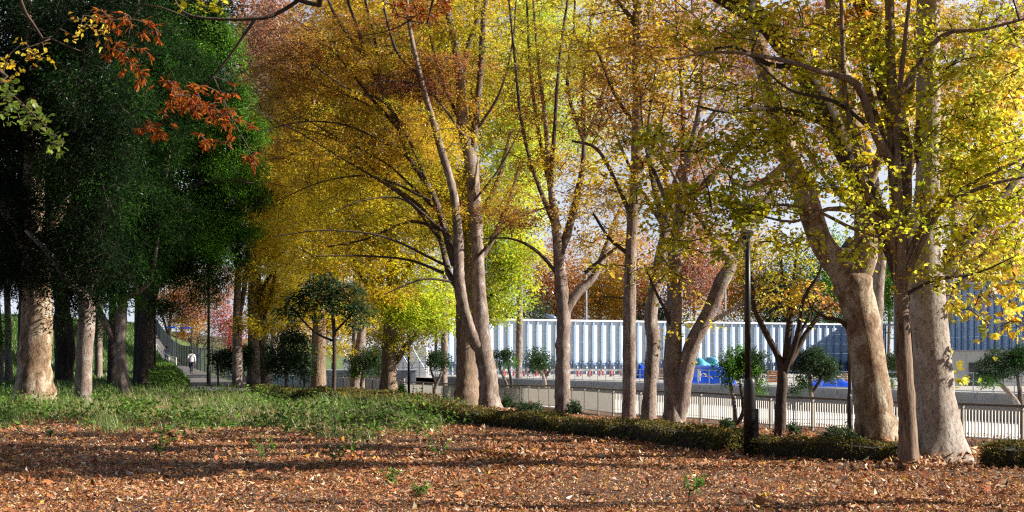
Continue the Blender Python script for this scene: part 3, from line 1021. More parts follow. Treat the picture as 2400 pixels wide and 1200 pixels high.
for i, px in enumerate(range(1170, 1480, 25)):
    side = 'left of the grey zelkova trunk with the right fork' if px < 1310 else 'right of the grey zelkova trunk with the right fork'
    barrier(px + R.uniform(-2, 2), 165 + 0.35 * (i % 3), 'red and white road barrier %s' % side)
M['timber'] = paint('pallet_timber', (0.4, 0.27, 0.15), 0.8, var=0.4)
for i, (px, D, w, h, mt, lb) in enumerate(((1818, 126, 1.8, 1.1, 'orange_paint', 'orange slatted crate beside the small multi stemmed tree'), (1560, 140, 2.2, 1.3, 'timber', 'brown timber crate seen between trunks on the site'),
                                           (2005, 128, 2.4, 0.9, 'timber', 'low timber crate hidden partly by the mottled plane trunk'), (1950, 120, 2.4, 0.8, 'timber', 'timber pallet crate left of the mottled plane trunk'))):
    p = at(px, 860, D)
    b = (p[0], p[1], -0.74)
    mb = MB()
    for k in range(5):
        mb.box((b[0], b[1], -0.74 + h * (k + 0.5) / 5), (w, 1.0, h / 5 - 0.06))
    for sx in (-1, 0, 1):
        mb.box((b[0] + sx * (w / 2 - 0.05), b[1] - 0.52, -0.74 + h / 2), (0.09, 0.05, h))
    o = mb.build('slatted_crate', M[mt], None, b)
    o.location = b
    tag(o, lb, 'crate', 'crates on the construction site')
# notice sheet on the handrail
t = 0.585
for k in range(200):
    c = wa + (wb - wa) * k / 200
    if (c[0] / c[1] * F + 1200) > 1645:
        break
f = c + wn_ * 0.42
mb = MB()
mb.box((f[0], f[1], wall_top(k / 200) + 0.62), (0.42, 0.02, 0.75), wang)
tag(mb.build('notice_sheet', M['white']), 'white notice sheet tied to the scaffold handrail before the blue tarpaulin', 'notice')

# ------------------------------------------------------------------ lamps and poles
M['black'] = paint('black_paint', (0.012, 0.011, 0.012), 0.45, var=0.3)
M['lamp_glass'] = paint('opal_glass', (0.62, 0.56, 0.46), 0.3, var=0.1)
M['bluegrey'] = paint('blue_grey_paint', (0.16, 0.22, 0.34), 0.4, 0.3)

lb = ground_hit(1757, 1071)
D = lb[1]
pxm = F / D


def hz(py, D=D):
    return EYE - (py - HZ) / F * D


lamp = empty('street_lamp', tuple(lb))
tag(lamp, 'tall black park lamp with pyramid lantern standing in the leaves by the hedge', 'street lamp', 'lamp posts')
x, y, z0 = lb
MB().lathe((x, y, 0), [(0.095, z0 - 0.1), (0.095, hz(900)), (0.092, hz(892)), (0.06, hz(884))], 16).build('base', M['black'], lamp, lb, True)
MB().lathe((x - 0.03, y, 0), [(0.052, hz(890)), (0.047, hz(700)), (0.042, hz(560))], 14).build('pole', M['black'], lamp, lb, True)
MB().box((x + 0.085, y + 0.0, (hz(958) + z0) / 2), (0.10, 0.13, hz(958) - z0)).build('service_box', M['black'], lamp, lb)
lx = x - 0.05
ln = MB().lathe((lx, y, 0), [(0.05, hz(562)), (0.11, hz(545)), (0.115, hz(541))], 4, math.pi / 4 + 0.5).build('lantern_seat', M['black'], lamp, lb)
MB().lathe((lx, y, 0), [(0.10, hz(540)), (0.24, hz(512))], 4, math.pi / 4 + 0.5).build('lantern_glass', M['lamp_glass'], lamp, lb)
MB().lathe((lx, y, 0), [(0.30, hz(511)), (0.30, hz(507)), (0.012, hz(468))], 4, math.pi / 4 + 0.5).build('lantern_roof', M['black'], lamp, lb)


def plain_lamp(px, pyb, pyt, D, wpx, label, mat='black', basepx=None, basepy=None, lean=0.0):
    p = at(px, pyb, D)
    b = np.array([p[0], p[1], float(terrain(p[0], p[1]))])
    r = empty('lamp_post', tuple(b))
    tag(r, label, 'lamp post', 'lamp posts')
    zt = hz(pyt, D)
    w = wpx / 2 / F * D
    MB().lathe((b[0], b[1], 0), [(w, b[2] - 0.1), (w * 0.85, zt)], 10).build('pole', M[mat], r, b, True)
    if basepx:
        MB().lathe((b[0], b[1], 0), [(basepx / 2 / F * D, b[2] - 0.1), (basepx / 2 / F * D, hz(basepy, D)), (w, hz(basepy, D) + 0.08)], 12).build('base', M[mat], r, b, True)
    # lantern as on the near lamp
    MB().lathe((b[0], b[1], zt), [(0.10, 0.0), (0.24, 0.19)], 4, 0.6).build('lantern_glass', M['lamp_glass'], r, b)
    MB().lathe((b[0], b[1], zt), [(0.30, 0.192), (0.30, 0.22), (0.012, 0.48)], 4, 0.6).build('lantern_roof', M[mat], r, b)
    return r


plain_lamp(489, 912, 560, 67, 7, 'dark lamp post with thick base beside the sloping path', 'black', 10, 858)
plain_lamp(363, 905, 560, 73, 5, 'thin dark lamp post in front of the bright green bush')
plain_lamp(958, 930, 775, 72, 6, 'slim dark lamp post right of the ginkgo trunk', 'black')
plain_lamp(1991, 1005, 600, 31, 8, 'dark lamp post just left of the mottled plane trunk', 'black', 11, 930)

for px, pyb, pyt, D, l in ((413, 850, 768, 150, 'parking lamp with blue head left of its twin beyond the fence'), (449, 850, 769, 152, 'parking lamp with blue head right of its twin beyond the fence')):
    p = at(px, pyb, D)
    b = np.array([p[0], p[1], float(terrain(p[0], p[1]))])
    r = empty('parking_lamp', tuple(b))
    tag(r, l, 'lamp', 'parking lamps beyond the fence')
    zt = hz(pyt, D)
    MB().tube([(b[0], b[1], b[2] - 0.1), (b[0], b[1], zt)], 0.08, 8).build('pole', M['clamp'], r, b)
    MB().box((b[0] - 0.6, b[1], zt + 0.02), (1.1, 0.4, 0.16), 0, 0.8).build('lamp_head', M['tarp'], r, b)

p = at(1325, 745, 92)
b = np.array([p[0], p[1], float(terrain(p[0], p[1]))])
r = empty('road_lamp', tuple(b))
tag(r, 'blue grey road lamp head reaching out beside the grey zelkova trunk', 'road lamp', 'lamp posts')
zt = hz(748, 92)
MB().tube([(b[0], b[1], b[2] - 0.1), (b[0], b[1], zt - 0.3), (b[0] - 0.1, b[1], zt - 0.02), (b[0] - 0.5, b[1], zt + 0.05)], 0.06, 8).build('pole', M['bluegrey'], r, b, True)
q0, q1 = at(1304, 746, 92), at(1274, 738, 92)
MB().tube([q0, q0 * 0.75 + q1 * 0.25, q0 * 0.3 + q1 * 0.7, q1], [0.07, 0.15, 0.13, 0.05], 10).build('lamp_head', M['bluegrey'], r, b, True)

# utility pole with wires far behind the hoarding
p = at(1374, 745, 225)
up = empty('utility_pole', (p[0], p[1], -0.74))
tag(up, 'slim pale utility pole with crossarms rising behind the white hoarding', 'utility pole')
ub = (p[0], p[1], -0.74)
MB().tube([(p[0], p[1], -0.8), (p[0], p[1], hz(625, 225))], [0.22, 0.14], 8).build('pole', M['concrete'], up, ub, True)
for py in (640, 665):
    MB().box((p[0], p[1], hz(py, 225)), (2.4, 0.14, 0.14), 0.4).build('crossarm', M['pipe'], up, ub)
p2 = at(1700, 690, 232)
pole2 = empty('utility_pole', (p2[0], p2[1], -0.74))
tag(pole2, 'second utility pole hidden among the rust coloured crowns behind the hoarding', 'utility pole')
MB().tube([(p2[0], p2[1], -0.8), (p2[0], p2[1], hz(640, 232))], [0.22, 0.14], 8).build('pole', M['concrete'], pole2, (p2[0], p2[1], -0.74), True)
for k, py in enumerate((640, 648, 665)):
    a = np.array([p[0], p[1] - 0.3, hz(py, 225) + 0.1])
    c = np.array([p2[0], p2[1] - 0.3, hz(py + 10, 232)])
    t = np.linspace(0, 1, 12)[:, None]
    C_ = a + (c - a) * t
    C_[:, 2] -= 4 * 0.9 * (t * (1 - t))[:, 0]
    tag(MB().tube(C_, 0.03, 4).build('power_cable', M['clamp']), ['uppermost sagging power cable over the white hoarding', 'middle sagging power cable over the white hoarding', 'lowest sagging power cable over the white hoarding'][k], 'cable', 'power cables')

# ------------------------------------------------------------------ fence and handrail along the sloping path
M['fence'] = paint('dark_fence', (0.045, 0.055, 0.07), 0.5)
fp = [(x, d) for x, d in (pxd(612, 78), pxd(545, 92), pxd(470, 112), pxd(405, 141), pxd(366, 172))]
fpts = catmull(np.array(fp), 2.6)
fb = (*fpts[0], float(terrain(*fpts[0])))
fr = empty('chain_link_fence', fb)
tag(fr, 'tall dark chain link fence along the far side of the sloping path', 'fence')
for i, q in enumerate(fpts):
    z = float(terrain(*q))
    MB().tube([(*q, z - 0.1), (*q, z + 2.05)], 0.045, 6).build('post', M['fence'], fr, fb)
for i in range(len(fpts) - 1):
    a, c = fpts[i], fpts[i + 1]
    za, zc = float(terrain(*a)), float(terrain(*c))
    mb = MB()
    for hh in (0.08, 2.02):
        mb.tube([(*a, za + hh), (*c, zc + hh)], 0.022, 4)
    k = 14
    for j in range(-k, k):
        for sg in (1, -1):
            # diagonal wires clipped to the panel
            t0, t1 = j / k, j / k + 1.0
            u0, u1 = max(t0, 0), min(t1, 1)
            if u1 - u0 < 0.02:
                continue
            h0, h1 = (u0 - t0), (u1 - t0)
            if sg < 0:
                h0, h1 = 1 - h0, 1 - h1
            mb.tube([(*(a + (c - a) * u0), za + (zc - za) * u0 + 0.08 + 1.94 * h0), (*(a + (c - a) * u1), za + (zc - za) * u1 + 0.08 + 1.94 * h1)], 0.006, 3, False)
    mb.build('mesh_panel', M['fence'], fr, fb)
hr = [pxd(413, 108), pxd(396, 118), pxd(378, 132), pxd(366, 143)]
hb_ = (*hr[0], float(terrain(*hr[0])))
hrl = empty('handrail', hb_)
tag(hrl, 'pale steel handrail on the grass side of the sloping path', 'handrail')
tops = []
for q in hr:
    z = float(terrain(*q))
    tops.append((*q, z + 1.0))
    MB().tube([(*q, z - 0.1), (*q, z + 1.0)], 0.04, 6).build('post', M['rail_white'], hrl, hb_)
MB().tube(tops, 0.045, 6).build('top_rail', M['rail_white'], hrl, hb_)
MB().tube([(a, b, c - 0.45) for a, b, c in tops], 0.03, 6).build('mid_rail', M['rail_white'], hrl, hb_)
# low wall and parked-level terrace beyond the fence
p = at(520, 848, 135)
mb = MB()
mb.box((p[0] + 2, p[1], float(terrain(p[0], p[1])) + 0.2), (16, 0.4, 1.1), -0.3)
tag(mb.build('low_wall', M['sheet_blue']), 'low blue grey wall beyond the chain link fence', 'wall')

# ------------------------------------------------------------------ trees, front to back on the right
# front ginkgo: slim trunk, olive green sprays
make_tree('ginkgo_tree', 'slim dark ginkgo trunk with olive green sprays standing against the thick pale plane trunk', 'tree', [
    [(2131, 1099, 42), (2127, 980, 40), (2118, 820, 36), (2112, 700, 34), (2106, 560, 34), (2097, 420, 30), (2092, 300, 26), (2088, 150, 22), (2085, 0, 20), (2080, -250, 14), (2080, -480, 6)],
    [(2106, 600, 24), (2060, 520, 22), (2020, 500, 15), (1940, 490, 10), (1860, 520, 7), (1760, 500, 4)],
    [(2098, 400, 24), (2050, 310, 22), (2010, 200, 18), (1930, 170, 13), (1830, 140, 11), (1690, 122, 6), (1560, 140, 3)],
    [(2104, 520, 22), (2040, 470, 18), (1985, 250, 12), (1975, 100, 10), (1970, -60, 6)],
    [(2110, 640, 18), (2180, 500, 12), (2260, 440, 10), (2400, 370, 8)],
    [(2110, 680, 16), (2200, 500, 12), (2300, 440, 9), (2420, 410, 6)],
    [(2096, 350, 18), (2110, 200, 13), (2125, 60, 10), (2140, -90, 6)],
    [(2090, 260, 18), (2200, 90, 12), (2300, 70, 8), (2420, 40, 5)],
    [(2104, 560, 14), (2010, 540, 9), (1900, 490, 7), (1780, 480, 5), (1640, 500, 3)],
    [(2112, 700, 10), (2180, 660, 8), (2290, 640, 5), (2380, 600, 3)],
    [(2050, 310, 10), (1960, 240, 9), (1850, 210, 6), (1760, 130, 4)],
], [
    (1600, 330, 130, 45, 1.4, 'olivegreen'), (1760, 310, 130, 60, 1.5, 'olive'), (1660, 480, 120, 60, 1.4, 'olivegreen'), (1650, 575, 130, 35, 1.2, 'olivegreen'),
    (1810, 560, 140, 38, 1.2, 'olivegreen'), (1560, 640, 70, 40, 0.7, 'limegold'), (1900, 440, 120, 75, 1.4, 'olivegreen'), (1990, 590, 110, 32, 1.0, 'olivegreen'),
    (2210, 480, 170, 80, 1.6, 'olivegreen'), (2330, 350, 110, 110, 1.6, 'olivegreen'), (2300, 190, 140, 110, 1.5, 'limegold'), (2130, 110, 140, 90, 1.4, 'olivegreen'),
    (1940, 110, 140, 80, 1.4, 'olive'), (1800, 60, 150, 60, 1.4, 'olive'), (2260, 600, 120, 60, 1.5, 'limegold'), (2170, 650, 80, 45, 1.0, 'limegold'), (2360, 500, 80, 90, 1.5, 'olivegreen'),
    (1880, 330, 110, 60, 1.2, 'olive'), (1480, 320, 90, 35, 1.0, 'olive'), (1745, 505, 75, 38, 1.9, 'olivegreen', {'dd': -0.3, 'rd': 0.3}), (1720, 350, 130, 30, 1.2, 'olivegreen'), (2050, 250, 110, 80, 1.0, 'olive'), (1530, 700, 40, 25, 0.5, 'limegold'), (1700, 180, 90, 45, 1.0, 'olive'),
    (2090, -220, 620, 200, 1.6, 'olive', {'ls': 1.6}), (2000, 400, 90, 120, 0.8, 'olivegreen', {'dd': -0.6}), (2100, 540, 110, 40, 0.7, 'olivegreen', {'dd': -0.7}), (1720, 420, 150, 110, 0.8, 'olivegreen'), (1880, 220, 120, 90, 0.9, 'olivegreen'), (2220, 300, 130, 120, 1.0, 'olivegreen'), (1560, 480, 90, 110, 0.7, 'olive'), (2350, 60, 90, 80, 1.2, 'olivegreen'), (1650, 90, 110, 80, 0.8, 'olive'),
], 'ginkgo_bark', 'fan', 0.066, 20, 0.26, flare=0.25, tilt=0.6, lean=0.35, twig_r=0.8, thick=0.07)

# thick pale plane tree
make_tree('plane_tree', 'thickest pale smooth plane trunk with flared foot right of the slim dark ginkgo', 'tree', [
    [(2200, 1082, 118), (2196, 1000, 100), (2187, 880, 86), (2178, 750, 80), (2170, 620, 78), (2168, 540, 70), (2175, 400, 54), (2176, 200, 54), (2175, 0, 50), (2176, -250, 40), (2180, -480, 20)],
    [(2180, 680, 34), (2240, 590, 30), (2310, 520, 24), (2420, 430, 14)],
    [(2176, 640, 36), (2260, 560, 28), (2360, 450, 18), (2440, 330, 10)],
    [(2172, 420, 26), (2150, 330, 20), (2180, 220, 14), (2260, 120, 8)],
], [
    (2290, 300, 110, 150, 1.4, 'amber', {'dd': 1.5}), (2330, 700, 90, 60, 0.8, 'amber', {'dd': 0.6}), (2260, 720, 60, 30, 1.2, 'limegold'), (2350, 620, 80, 70, 0.9, 'olivegreen', {'dd': 1.2}),
    (2225, 860, 22, 40, 1.8, 'limegold', {'dd': 0.4, 'rd': 0.3}), (2340, 780, 60, 26, 0.8, 'limegold'), (2380, 740, 50, 50, 1.0, 'amber'),
    (2370, 150, 80, 130, 1.2, 'amber', {'dd': 2}), (2060, 60, 150, 90, 0.6, 'amber', {'dd': 2}), (2150, -160, 420, 150, 0.8, 'amber', {'ls': 1.3}),
], 'pale_bark', 'palm', 0.135, 14, 0.42, flare=0.4, sides=24, tilt=0.9, rough=0.025)

make_tree('zelkova_tree', 'black barked zelkova behind the slim ginkgo with heavy dark limbs arching to the upper left', 'tree', [
    [(2146, 1062, 60), (2140, 900, 56), (2132, 760, 54), (2122, 660, 54), (2112, 560, 52), (2110, 440, 52), (2108, 330, 52), (2080, 200, 52), (2045, 60, 50), (2000, -80, 42), (1960, -300, 24)],
    [(2118, 650, 48), (2085, 560, 48), (2040, 470, 48), (1990, 380, 48), (1925, 235, 48), (1860, 140, 47), (1790, 50, 45), (1690, -10, 40), (1560, -90, 24)],
    [(1960, 300, 24), (1890, 270, 18), (1800, 255, 13), (1700, 262, 8), (1640, 250, 4)],
    [(2110, 400, 30), (2060, 300, 20), (2030, 180, 14), (2020, 60, 9)],
    [(1880, 160, 18), (1800, 150, 12), (1720, 110, 8), (1650, 120, 4)],
    [(2100, 300, 22), (2140, 180, 16), (2150, 40, 10)],
    [(2115, 560, 16), (2190, 480, 12), (2280, 430, 9), (2380, 330, 6), (2420, 280, 4)],
], [(1700, 110, 110, 60, 0.9, 'bronze'), (1850, 260, 110, 60, 0.7, 'olive'), (2040, 90, 110, 90, 0.8, 'bronze'), (1950, -150, 320, 120, 1.0, 'bronze', {'ls': 1.4}), (2280, 400, 100, 60, 0.8, 'olivegreen'), (1740, 230, 100, 60, 0.7, 'olive')],
    'dark_bark', 'oval', 0.08, 40, 0.5, flare=0.15, sides=18)

# mottled plane
make_tree('plane_tree', 'mottled tan plane trunk splitting into two pale limbs right of the black lamp', 'tree', [
    [(2057, 1042, 92), (2048, 950, 86), (2034, 850, 84), (2022, 760, 82), (2005, 690, 84), (1990, 650, 80), (1955, 610, 62), (1920, 560, 54), (1880, 440, 50), (1840, 340, 48), (1805, 210, 44), (1775, 90, 38), (1760, -60, 32), (1740, -300, 14)],
    [(2000, 680, 70), (2025, 600, 60), (2030, 520, 52), (2012, 420, 48), (1990, 260, 44), (1965, 120, 38), (1950, 0, 34), (1940, -200, 18)],
    [(1998, 780, 12), (1970, 752, 10), (1935, 745, 8), (1900, 720, 4)],
    [(2020, 470, 28), (2060, 370, 24), (2110, 230, 18), (2150, 140, 10)],
    [(1850, 380, 20), (1780, 430, 12), (1740, 440, 8), (1700, 400, 4)],
], [
    (1950, 150, 120, 130, 0.8, 'amber', {'dd': 1}), (1990, 330, 90, 110, 0.8, 'amber', {'dd': 1.5}), (1880, 60, 130, 80, 0.8, 'rust', {'dd': 1.5}), (2110, 200, 80, 120, 1.0, 'amber', {'dd': 2}),
    (1720, 100, 90, 90, 0.5, 'rust', {'dd': 2}), (1920, -170, 330, 140, 0.9, 'amber', {'ls': 1.3}), (1900, 660, 60, 40, 0.25, 'amber'), (2240, 420, 90, 80, 0.8, 'amber', {'dd': 3}),
], 'plane_bark', 'palm', 0.135, 16, 0.5, flare=0.22, sides=22, tilt=0.9, rough=0.035)

# small dark multi-stemmed tree
make_tree('young_tree', 'small dark tree with stems fanning from a short trunk right of the black lamp', 'tree', [
    [(1828, 1030, 24), (1830, 950, 24), (1834, 890, 24), (1826, 840, 17), (1795, 780, 15), (1768, 720, 12), (1764, 660, 9), (1740, 560, 5)],
    [(1834, 890, 18), (1843, 830, 17), (1852, 740, 15), (1862, 650, 9), (1870, 560, 5)],
    [(1836, 880, 18), (1868, 790, 14), (1885, 700, 10), (1920, 640, 6), (1940, 560, 4)],
    [(1845, 860, 16), (1890, 780, 12), (1930, 730, 9), (1975, 700, 5)],
    [(1866, 795, 9), (1895, 745, 7), (1915, 690, 4)],
    [(1852, 700, 8), (1835, 640, 6), (1825, 560, 4)],
], [(1850, 690, 110, 50, 0.55, 'amber'), (1900, 700, 70, 40, 0.6, 'rust'), (1800, 610, 110, 60, 0.5, 'olivegreen'), (1900, 580, 70, 50, 0.4, 'olivegreen')], 'dark_bark', 'oval', 0.08, 16, 0.3, flare=0.2)

# twin zelkova with climbing shoots
make_tree('zelkova_tree', 'leaning twin trunk zelkova wrapped in yellow climbing shoots left of the black lamp', 'tree', [
    [(1578, 1002, 46), (1578, 930, 42), (1576, 850, 42), (1580, 760, 34), (1586, 680, 30), (1584, 600, 28), (1592, 500, 24), (1612, 380, 18), (1640, 250, 12), (1650, 100, 7)],
    [(1588, 1000, 36), (1606, 870, 40), (1625, 800, 36), (1662, 730, 34), (1690, 660, 34), (1715, 615, 26), (1690, 590, 18), (1660, 540, 14), (1600, 450, 9), (1540, 330, 5)],
    [(1700, 640, 26), (1740, 560, 20), (1790, 480, 16), (1830, 400, 11), (1860, 300, 6)],
    [(1650, 760, 14), (1700, 735, 10), (1745, 710, 6), (1780, 700, 3)],
    [(1580, 800, 12), (1565, 740, 10), (1540, 690, 7), (1510, 620, 4)],
    [(1592, 500, 18), (1680, 400, 15), (1750, 330, 10), (1800, 250, 6)],
    [(1590, 530, 14), (1540, 420, 10), (1510, 330, 6), (1500, 200, 3)],
], [(1640, 420, 110, 80, 0.55, 'rust'), (1720, 220, 130, 120, 0.6, 'pinkrust'), (1620, 560, 90, 50, 0.6, 'bronze'), (1600, 780, 30, 50, 0.8, 'limegold', {'rd': 0.35}), (1650, 760, 35, 25, 0.9, 'limegold', {'rd': 0.3}),
    (1560, 640, 70, 60, 0.7, 'gold'), (1700, 500, 90, 60, 0.4, 'rust'), (1830, 330, 90, 90, 0.6, 'rust'), (1600, 150, 110, 110, 0.7, 'bronze'), (1660, -120, 300, 120, 0.8, 'bronze', {'ls': 1.5}),
    (1800, 450, 70, 60, 0.5, 'rust'), (1590, 860, 18, 60, 0.5, 'limegold', {'rd': 0.3}), (1640, 690, 50, 40, 0.5, 'amber')],
    'smooth_bark', 'oval', 0.115, 40, 0.66, kl=0.62, twig_r=1.25, flare=0.2)
make_tree('zelkova_tree', 'knobbly straight trunk right of its close straight neighbour', 'tree', [
    [(1519, 996, 34), (1524, 900, 33), (1531, 800, 33), (1524, 740, 32), (1538, 650, 26), (1556, 560, 24), (1570, 480, 22), (1605, 380, 18), (1650, 300, 12), (1720, 200, 7)],
    [(1560, 540, 16), (1530, 420, 12), (1520, 300, 9), (1540, 150, 6)],
    [(1600, 390, 13), (1600, 250, 10), (1590, 100, 6), (1580, -60, 4)],
], [(1560, 240, 120, 100, 0.7, 'bronze'), (1640, 320, 90, 70, 0.5, 'rust'), (1540, 440, 90, 60, 0.6, 'gold'), (1560, 560, 80, 40, 0.5, 'olive'), (1560, 60, 130, 80, 0.8, 'bronze'), (1560, -120, 220, 100, 0.8, 'bronze', {'ls': 1.5})],
    'smooth_bark', 'oval', 0.115, 40, 0.66, kl=0.62, twig_r=1.25, flare=0.15, rough=0.06)
make_tree('zelkova_tree', 'tall straight trunk left of its knobbly neighbour carrying no low limbs', 'tree', [
    [(1474, 992, 33), (1475, 900, 31), (1475, 800, 31), (1476, 700, 29), (1480, 560, 28), (1490, 430, 27), (1494, 330, 28), (1496, 220, 26), (1495, 100, 26), (1496, 40, 24), (1490, -100, 16), (1488, -300, 6)],
    [(1497, 70, 16), (1470, 30, 12), (1425, -30, 8), (1380, -120, 4)],
    [(1500, 60, 17), (1525, 20, 14), (1540, -60, 9), (1570, -160, 5)],
    [(1484, 520, 14), (1450, 440, 10), (1400, 350, 8), (1340, 330, 5)],
    [(1490, 420, 12), (1530, 340, 9), (1560, 250, 5)],
    [(1480, 600, 10), (1430, 560, 8), (1390, 500, 5)],
    [(1494, 300, 10), (1440, 220, 8), (1400, 120, 5)],
], [(1480, 100, 130, 110, 1.0, 'bronze'), (1420, 240, 110, 90, 0.9, 'rust'), (1540, 200, 90, 90, 0.7, 'olive'), (1440, 400, 110, 60, 0.8, 'gold'), (1530, 420, 70, 60, 0.6, 'gold'), (1420, 560, 90, 40, 0.7, 'bronze'),
    (1470, 640, 80, 40, 0.5, 'olive'), (1480, -120, 240, 120, 0.9, 'bronze', {'ls': 1.5}), (1380, 640, 60, 35, 0.45, 'amber'), (1430, 700, 50, 25, 0.35, 'amber')],
    'smooth_bark', 'oval', 0.115, 40, 0.66, kl=0.62, twig_r=1.25, flare=0.2)
# trees whose feet hide behind the planes but whose crowns close the upper right
make_tree('zelkova_tree', 'rust crowned zelkova whose foot hides behind the mottled plane', 'tree', [
    [(2046, 985, 34), (2050, 850, 32), (2056, 700, 30), (2064, 560, 26), (2050, 420, 20), (2000, 250, 14), (1960, 60, 9)], [(2060, 600, 20), (2110, 480, 14), (2150, 330, 10), (2170, 150, 6)], [(2064, 560, 18), (1940, 420, 13), (1850, 300, 9), (1760, 180, 5)], [(2050, 440, 14), (1900, 200, 9), (1820, 60, 5)]],
    [(1780, 180, 150, 130, 0.9, 'pinkrust'), (1920, 300, 140, 110, 0.8, 'rust'), (1960, 90, 160, 110, 1.0, 'rust'), (2140, 260, 130, 150, 1.1, 'amber'), (1820, 430, 110, 70, 0.6, 'rust'), (2120, 60, 140, 90, 1.0, 'rust'), (1680, 60, 110, 90, 0.8, 'pinkrust')],
    'smooth_bark', 'oval', 0.12, 46, 0.66, flare=0.2)
make_tree('zelkova_tree', 'golden brown zelkova whose foot hides behind the thick pale plane', 'tree', [
    [(2196, 1000, 36), (2200, 850, 34), (2206, 720, 32), (2230, 620, 28), (2280, 520, 22), (2330, 380, 15), (2370, 200, 9)], [(2206, 720, 22), (2270, 640, 18), (2340, 560, 13), (2420, 480, 8)], [(2240, 600, 16), (2230, 450, 12), (2240, 250, 8)]],
    [(2300, 220, 140, 150, 1.2, 'amber'), (2340, 450, 120, 100, 1.1, 'rust'), (2240, 420, 90, 130, 1.0, 'amber'), (2370, 60, 120, 110, 1.1, 'rust'), (2230, 80, 110, 90, 1.0, 'amber'), (2360, 600, 80, 60, 1.0, 'amber')],
    'smooth_bark', 'oval', 0.12, 46, 0.66, flare=0.2)
# grey zelkova with fork to the right
make_tree('zelkova_tree', 'grey zelkova trunk forking into a right leaning limb before the white hoarding', 'tree', [
    [(1320, 971, 36), (1319, 900, 33), (1320, 800, 33), (1320, 720, 33), (1312, 640, 28), (1306, 560, 22), (1290, 430, 15), (1280, 300, 11), (1262, 150, 8), (1250, 0, 5), (1240, -160, 3)],
    [(1318, 740, 26), (1350, 690, 24), (1390, 650, 17), (1420, 580, 13), (1440, 520, 9), (1480, 430, 5)],
    [(1312, 600, 20), (1332, 540, 19), (1355, 450, 16), (1368, 360, 12), (1368, 200, 10), (1385, 60, 7), (1395, -100, 4)],
    [(1304, 540, 13), (1250, 400, 9), (1222, 280, 8), (1205, 120, 6), (1190, -30, 4)],
    [(1290, 430, 11), (1300, 300, 9), (1310, 150, 7), (1330, 0, 5)],
    [(1296, 470, 11), (1266, 330, 9), (1244, 180, 7), (1236, 30, 5), (1230, -120, 3)],
    [(1366, 330, 9), (1330, 200, 8), (1345, 60, 6), (1350, -80, 4)],
    [(1370, 640, 10), (1420, 600, 7), (1470, 560, 4)],
    [(1312, 650, 9), (1260, 590, 8), (1200, 560, 5), (1130, 560, 3)],
    [(1368, 330, 9), (1410, 230, 8), (1430, 90, 6), (1450, -60, 3)],
], [(1290, 100, 130, 120, 1.2, 'olive'), (1240, 300, 110, 110, 1.0, 'bronze'), (1370, 180, 90, 110, 1.0, 'gold'), (1330, 400, 130, 60, 0.8, 'bronze'), (1280, 500, 140, 45, 1.1, 'bronze'), (1200, 520, 80, 40, 1.0, 'rust'),
    (1420, 560, 100, 45, 0.8, 'bronze'), (1300, -120, 260, 120, 0.9, 'olive', {'ls': 1.5}), (1250, 200, 80, 70, 0.8, 'rust'), (1360, 480, 60, 40, 0.7, 'amber'), (1440, 470, 70, 50, 0.7, 'bronze'), (1270, 400, 80, 60, 0.7, 'gold')],
    'smooth_bark', 'oval', 0.115, 40, 0.66, kl=0.62, twig_r=1.25, flare=0.15)

